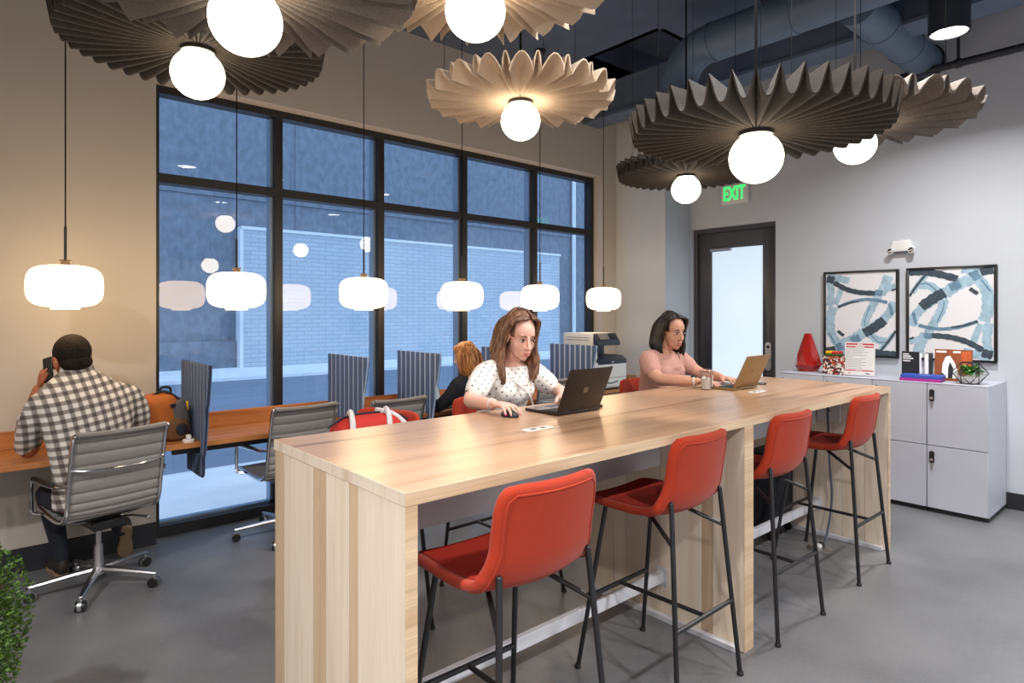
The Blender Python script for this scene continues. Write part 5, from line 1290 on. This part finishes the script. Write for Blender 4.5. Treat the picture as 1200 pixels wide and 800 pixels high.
limb(bl, [(.11, .05, 1.235), (.175, .06, 1.215), (.255, .098, 1.15)], [.068, .068, .062], 4, 16); limb(bl, [(-.11, .05, 1.235), (-.175, .06, 1.215), (-.255, .10, 1.15)], [.068, .068, .062], 4, 16)
fuse('blouse', bl, .006, 'dotted', t, 4)
MB().tube(bez([(.115, .085, 1.262), (.06, .155, 1.20), (-.03, .18, 1.12), (-.105, .145, 1.04)], 8), [.005] * 25, 8).build('wrap_fold', 'dotted', t)
lower(t, (0, -.02, .855), .40, .80, (0, .30, .43), .765, 'jean_blue', 'shoe_dark')
face_parts(t, Mh, 'lips_rose', 'hair_brown', .42); hair_long(t, Mh, 'hair_brown', .175, .018, .018, 4, -.018, True, .045)
nails(t, tipsR, 'nail_pink'); nails(t, tipsL, 'nail_pink')
MB().tube([(.345 + .029 * math.cos(a), .335, 1.114 + .027 * math.sin(a)) for a in [2 * PI * k / 20 for k in range(20)]], .003, 6, closed=True).build('bracelet', 'strap_white', t)
MB().ell(Mh @ Vector((.08, .0, -.036)), (.005,) * 3, None, 8, 6).build('earring', 'white_plastic', t)

# --- woman in the pink tee
t = thing('person', 'woman with dark shoulder-length hair in a pink tee typing on the tan laptop', 'person', (3.735, 2.655, 0), PI, 'people at work')
Mh = headmat((0.0, .10, 1.425), -20, 9) @ Matrix.Diagonal((.97, 1.03, 1.04, 1))
secs = [(0, -.03, .775, .12, .09), (0, -.03, .80, .175, .13), (0, -.03, .87, .178, .132), (0, -.022, 1.0, .145, .112), (0, -.004, 1.09, .155, .116), (0, .012, 1.17, .172, .12), (0, .018, 1.225, .178, .096), (0, .022, 1.262, .135, .075), (0, .028, 1.29, .064, .056), (0, .03, 1.30, .05, .05)]
body = MB(); loft(body, secs, 30); head(body, Mh)
limb(body, [(0, .028, 1.26), (0, .042, 1.31), (0, .07, 1.37)], [.06, .05, .05])
RA = [(.17, .018, 1.235), (.21, .075, 1.165), (.225, .16, 1.108), (.20, .29, 1.11), (.165, .40, 1.108)]
limb(body, RA, [.058, .049, .042, .037, .026]); tipsR = hand(body, (.165, .405, 1.11), (-.35, 1, -.02), (0, 0, 1), True, (12, 22, 18), 7)
LA = [(-.17, .018, 1.235), (-.22, .09, 1.165), (-.235, .18, 1.115), (-.19, .30, 1.115), (-.13, .405, 1.11)]
limb(body, LA, [.058, .049, .042, .037, .026]); tipsL = hand(body, (-.13, .41, 1.112), (.3, 1, -.02), (0, 0, 1), False, (12, 22, 18), 7)
fuse('body', body, .004, 'skin_tan', t, 4)
bl = MB(); loft(bl, [s_ for s_ in secs if .79 < s_[2] < 1.285], 30, .011)
bl.ell((.065, .085, 1.135), (.075, .06, .07), None, 18, 12); bl.ell((-.065, .085, 1.135), (.075, .06, .07), None, 18, 12); bl.ell((0, .085, 1.12), (.10, .056, .08), None, 18, 12); bl.ell((0, .05, 1.0), (.13, .09, .1), None, 18, 12)
limb(bl, [(.12, .018, 1.235), (.178, .03, 1.22), (.205, .075, 1.165)], [.064, .068, .066], 4, 16); limb(bl, [(-.12, .018, 1.235), (-.178, .03, 1.22), (-.215, .085, 1.165)], [.064, .068, .066], 4, 16)
fuse('tee', bl, .006, 'tee_mauve', t, 4)
lower(t, (0, -.02, .855), .40, .80, (0, .30, .43), .765, 'dark_trouser', 'shoe_dark')
face_parts(t, Mh, 'lips_dark', 'hair_dark', .5); hair_long(t, Mh, 'hair_dark', .105, .003, .010, 9, .015, True, .01)
wt = MB().tube([(.168 + .031 * math.cos(a), .385 + .01 * math.cos(a), 1.109 + .029 * math.sin(a)) for a in [2 * PI * k / 20 for k in range(20)]], .007, 8, closed=True).build('watch_band', 'watch_white', t)
MB().cbox((.175, .385, 1.140), (.03, .034, .009), (0, .2, .2)).build('watch_face', 'black_plastic', t, bevel=.003)

# --- man at the bench, seen from behind, phone at his left ear
t = thing('person', 'man with short dark hair in a plaid shirt holding a phone to his ear', 'person', (.52, 4.12, 0), R(8), 'people at work')
Mh = headmat((-.055, .15, 1.292), 6, 12, -4) @ Matrix.Diagonal((1.1, 1.1, 1.1, 1))
secs = [(0, .0, .475, .13, .09), (0, .0, .50, .17, .11), (0, 0, .58, .172, .11), (0, 0, .70, .17, .108), (-.005, .012, .84, .188, .115), (-.01, .035, .97, .215, .122), (-.015, .06, 1.07, .222, .115), (-.02, .085, 1.14, .19, .098), (-.03, .105, 1.19, .12, .082), (-.035, .115, 1.225, .075, .07), (-.035, .12, 1.245, .06, .06)]
body = MB(); loft(body, secs, 32); head(body, Mh)
limb(body, [(-.025, .095, 1.14), (-.04, .115, 1.21), (-.05, .13, 1.265)], [.07, .063, .064])
LA = [(-.20, .085, 1.055), (-.23, .13, .95), (-.235, .25, .80), (-.225, .285, .93), (-.180, .275, 1.125)]
limb(body, LA, [.06, .056, .048, .044, .031]); hand(body, (-.178, .273, 1.135), (.10, -.16, 1), (-1, .15, 0), False, (30, 40, 30), 5, 1.05, .5)
RA = [(.20, .085, 1.055), (.255, .12, .93), (.255, .21, .802), (.16, .33, .795), (.06, .40, .79)]
limb(body, RA, [.07, .062, .05, .045, .031]); hand(body, (.06, .40, .79), (-.7, .6, -.05), (0, 0, 1), True, (18, 28, 22), 5, 1.05)
fuse('body', body, .0055, 'skin_brown', t, 2)
bl = MB(); loft(bl, [s_ for s_ in secs if .49 < s_[2] < 1.23], 32, .013)
limb(bl, [(-.14, .085, 1.06), (-.195, .09, 1.05), (-.235, .13, .95), (-.24, .235, .825)], [.088, .084, .07, .06], 4, 16); limb(bl, [(-.24, .24, .825), (-.232, .275, .90), (-.225, .285, .96)], [.062, .056, .052], 4, 14)
limb(bl, [(.14, .085, 1.06), (.205, .09, 1.045), (.26, .12, .93), (.26, .205, .83)], [.085, .084, .076, .064], 4, 16); limb(bl, [(.26, .205, .825), (.19, .30, .805), (.14, .35, .80)], [.06, .054, .05], 4, 14)
fuse('plaid_shirt', bl, .007, 'plaid', t, 4)
cl = MB(); rows = []
for z_, g in ((1.195, .098), (1.225, .086), (1.255, .078)):
    rows.append([(-.038 + g * math.cos(a) * .98, .112 + (z_ - 1.195) * .3 + g * math.sin(a) * .9, z_ - .02 * max(0, math.sin(a))) for a in [R(150 + 240 * k / 24) for k in range(25)]])
cl.grid(rows); bmesh.ops.solidify(cl.bm, geom=cl.bm.faces[:], thickness=.004); cl.build('collar', 'plaid', t)
lower(t, (0, .02, .545), .40, .50, (.06, .38, .115), .46, 'dark_trouser', 'shoe_dark', .095, (.25, .345, .205), Matrix.Translation((.262, .30, .238)) @ Matrix.Rotation(R(-14), 4, 'Z') @ Matrix.Rotation(R(-58), 4, 'X'), 'sole_tan')
hc = MB(); bmesh.ops.create_uvsphere(hc.bm, u_segments=44, v_segments=28, radius=1)
for v in hc.bm.verts: v.co = Vector((v.co.x * .081, v.co.y * .101 - .014, v.co.z * .091 + .036))
kill = [f for f in hc.bm.faces if (lambda c: (c.y > .045 and c.z < .085) or (c.y > -.012 and c.z < .02) or c.z < -.052)(f.calc_center_median())]
bmesh.ops.delete(hc.bm, geom=kill, context='FACES'); bmesh.ops.recalc_face_normals(hc.bm, faces=hc.bm.faces); bmesh.ops.solidify(hc.bm, geom=hc.bm.faces[:], thickness=.007)
hc.bm.transform(Mh); hc.build('short_hair', 'hair_short', t, smooth=180)
nk = MB(); nk.ell(Mh @ Vector((0, -.044, -.026)), (.070, .062, .050), Mh.to_3x3(), 16, 10); nk.build('nape_hair', 'hair_short', t)
face_parts(t, Mh, 'lips_dark', 'hair_short', .5)
p = thing('phone', 'black phone held at the ear of the man in plaid', 'phone', (.52, 4.12, 0), R(8))
pm = MB(); pm.box(-.005, .005, -.036, .036, -.07, .07, Matrix.Translation((-.152, .215, 1.235)) @ Euler((R(-14), R(6), R(20))).to_matrix().to_4x4()); pm.build('phone_body', 'black_plastic', p, bevel=.003)
pm = MB(); pm.box(.0051, .0055, -.033, .033, -.066, .066, Matrix.Translation((-.152, .215, 1.235)) @ Euler((R(-14), R(6), R(20))).to_matrix().to_4x4()); pm.build('phone_screen', 'key_dark', p)

# --- woman in black further along the bench, from behind
t = thing('person', 'woman with auburn hair in a black top seated at the bench, seen from behind', 'person', (3.135, 4.03, 0), R(10), 'people at work')
Mh = headmat((-.03, .10, 1.19), 12, 10) @ Matrix.Diagonal((.9, .93, .95, 1))
secs = [(0, -.02, .475, .12, .09), (0, -.02, .50, .165, .125), (0, -.03, .58, .165, .125), (0, -.02, .70, .135, .105), (0, .0, .82, .148, .11), (0, .02, .92, .168, .115), (0, .03, .985, .172, .098), (0, .035, 1.03, .13, .078), (0, .045, 1.06, .062, .056), (0, .05, 1.075, .05, .05)]
body = MB(); loft(body, secs, 28); head(body, Mh); limb(body, [(0, .04, 1.02), (0, .055, 1.08), (0, .075, 1.14)], [.056, .048, .048])
for s_ in (-1, 1):
    limb(body, [(s_ * .165, .03, .99), (s_ * .20, .10, .88), (s_ * .205, .22, .795), (s_ * .15, .34, .79), (s_ * .08, .42, .785)], [.054, .047, .04, .036, .025]); hand(body, (s_ * .08, .42, .785), (-s_ * .3, 1, -.02), (0, 0, 1), s_ > 0, (12, 22, 18), 6)
fuse('body', body, .006, 'skin_fair', t, 2)
bl = MB(); loft(bl, [s_ for s_ in secs if .49 < s_[2] < 1.055], 28, .012)
for s_ in (-1, 1): limb(bl, [(s_ * .11, .03, .985), (s_ * .17, .035, .975), (s_ * .20, .10, .88), (s_ * .208, .215, .80), (s_ * .16, .33, .795), (s_ * .11, .39, .79)], [.064, .068, .06, .052, .046, .036], 4, 14)
fuse('black_top', bl, .007, 'black_cloth', t, 4)
lower(t, (0, -.01, .545), .38, .50, (0, .36, .13), .46, 'dark_trouser', 'shoe_dark')
hair_long(t, Mh, 'hair_auburn', .13, .006, .004, 5, .0, True, -.01); face_parts(t, Mh, 'lips_rose', 'hair_auburn', .5)
lp = thing('laptop', 'open laptop with a lit screen on the bench before the woman in black', 'laptop', (2.995, 4.50, DZ), R(10))
box('base', -.15, .15, -.2, 0, 0, .014, 'grey_plastic', lp, bevel=.003); mx_ = Matrix.Translation((0, 0, .014)) @ Matrix.Rotation(R(-18), 4, 'X')
ld = MB(); ld.box(-.15, .15, -.003, .004, 0, .21, mx_); ld.build('lid', 'black_plastic', lp, bevel=.002); ld = MB(); ld.box(-.142, .142, -.0036, -.0031, .01, .202, mx_); ld.build('screen', 'screen_on', lp)
box('keyboard', -.13, .13, -.12, -.02, .0142, .016, 'key_dark', lp)
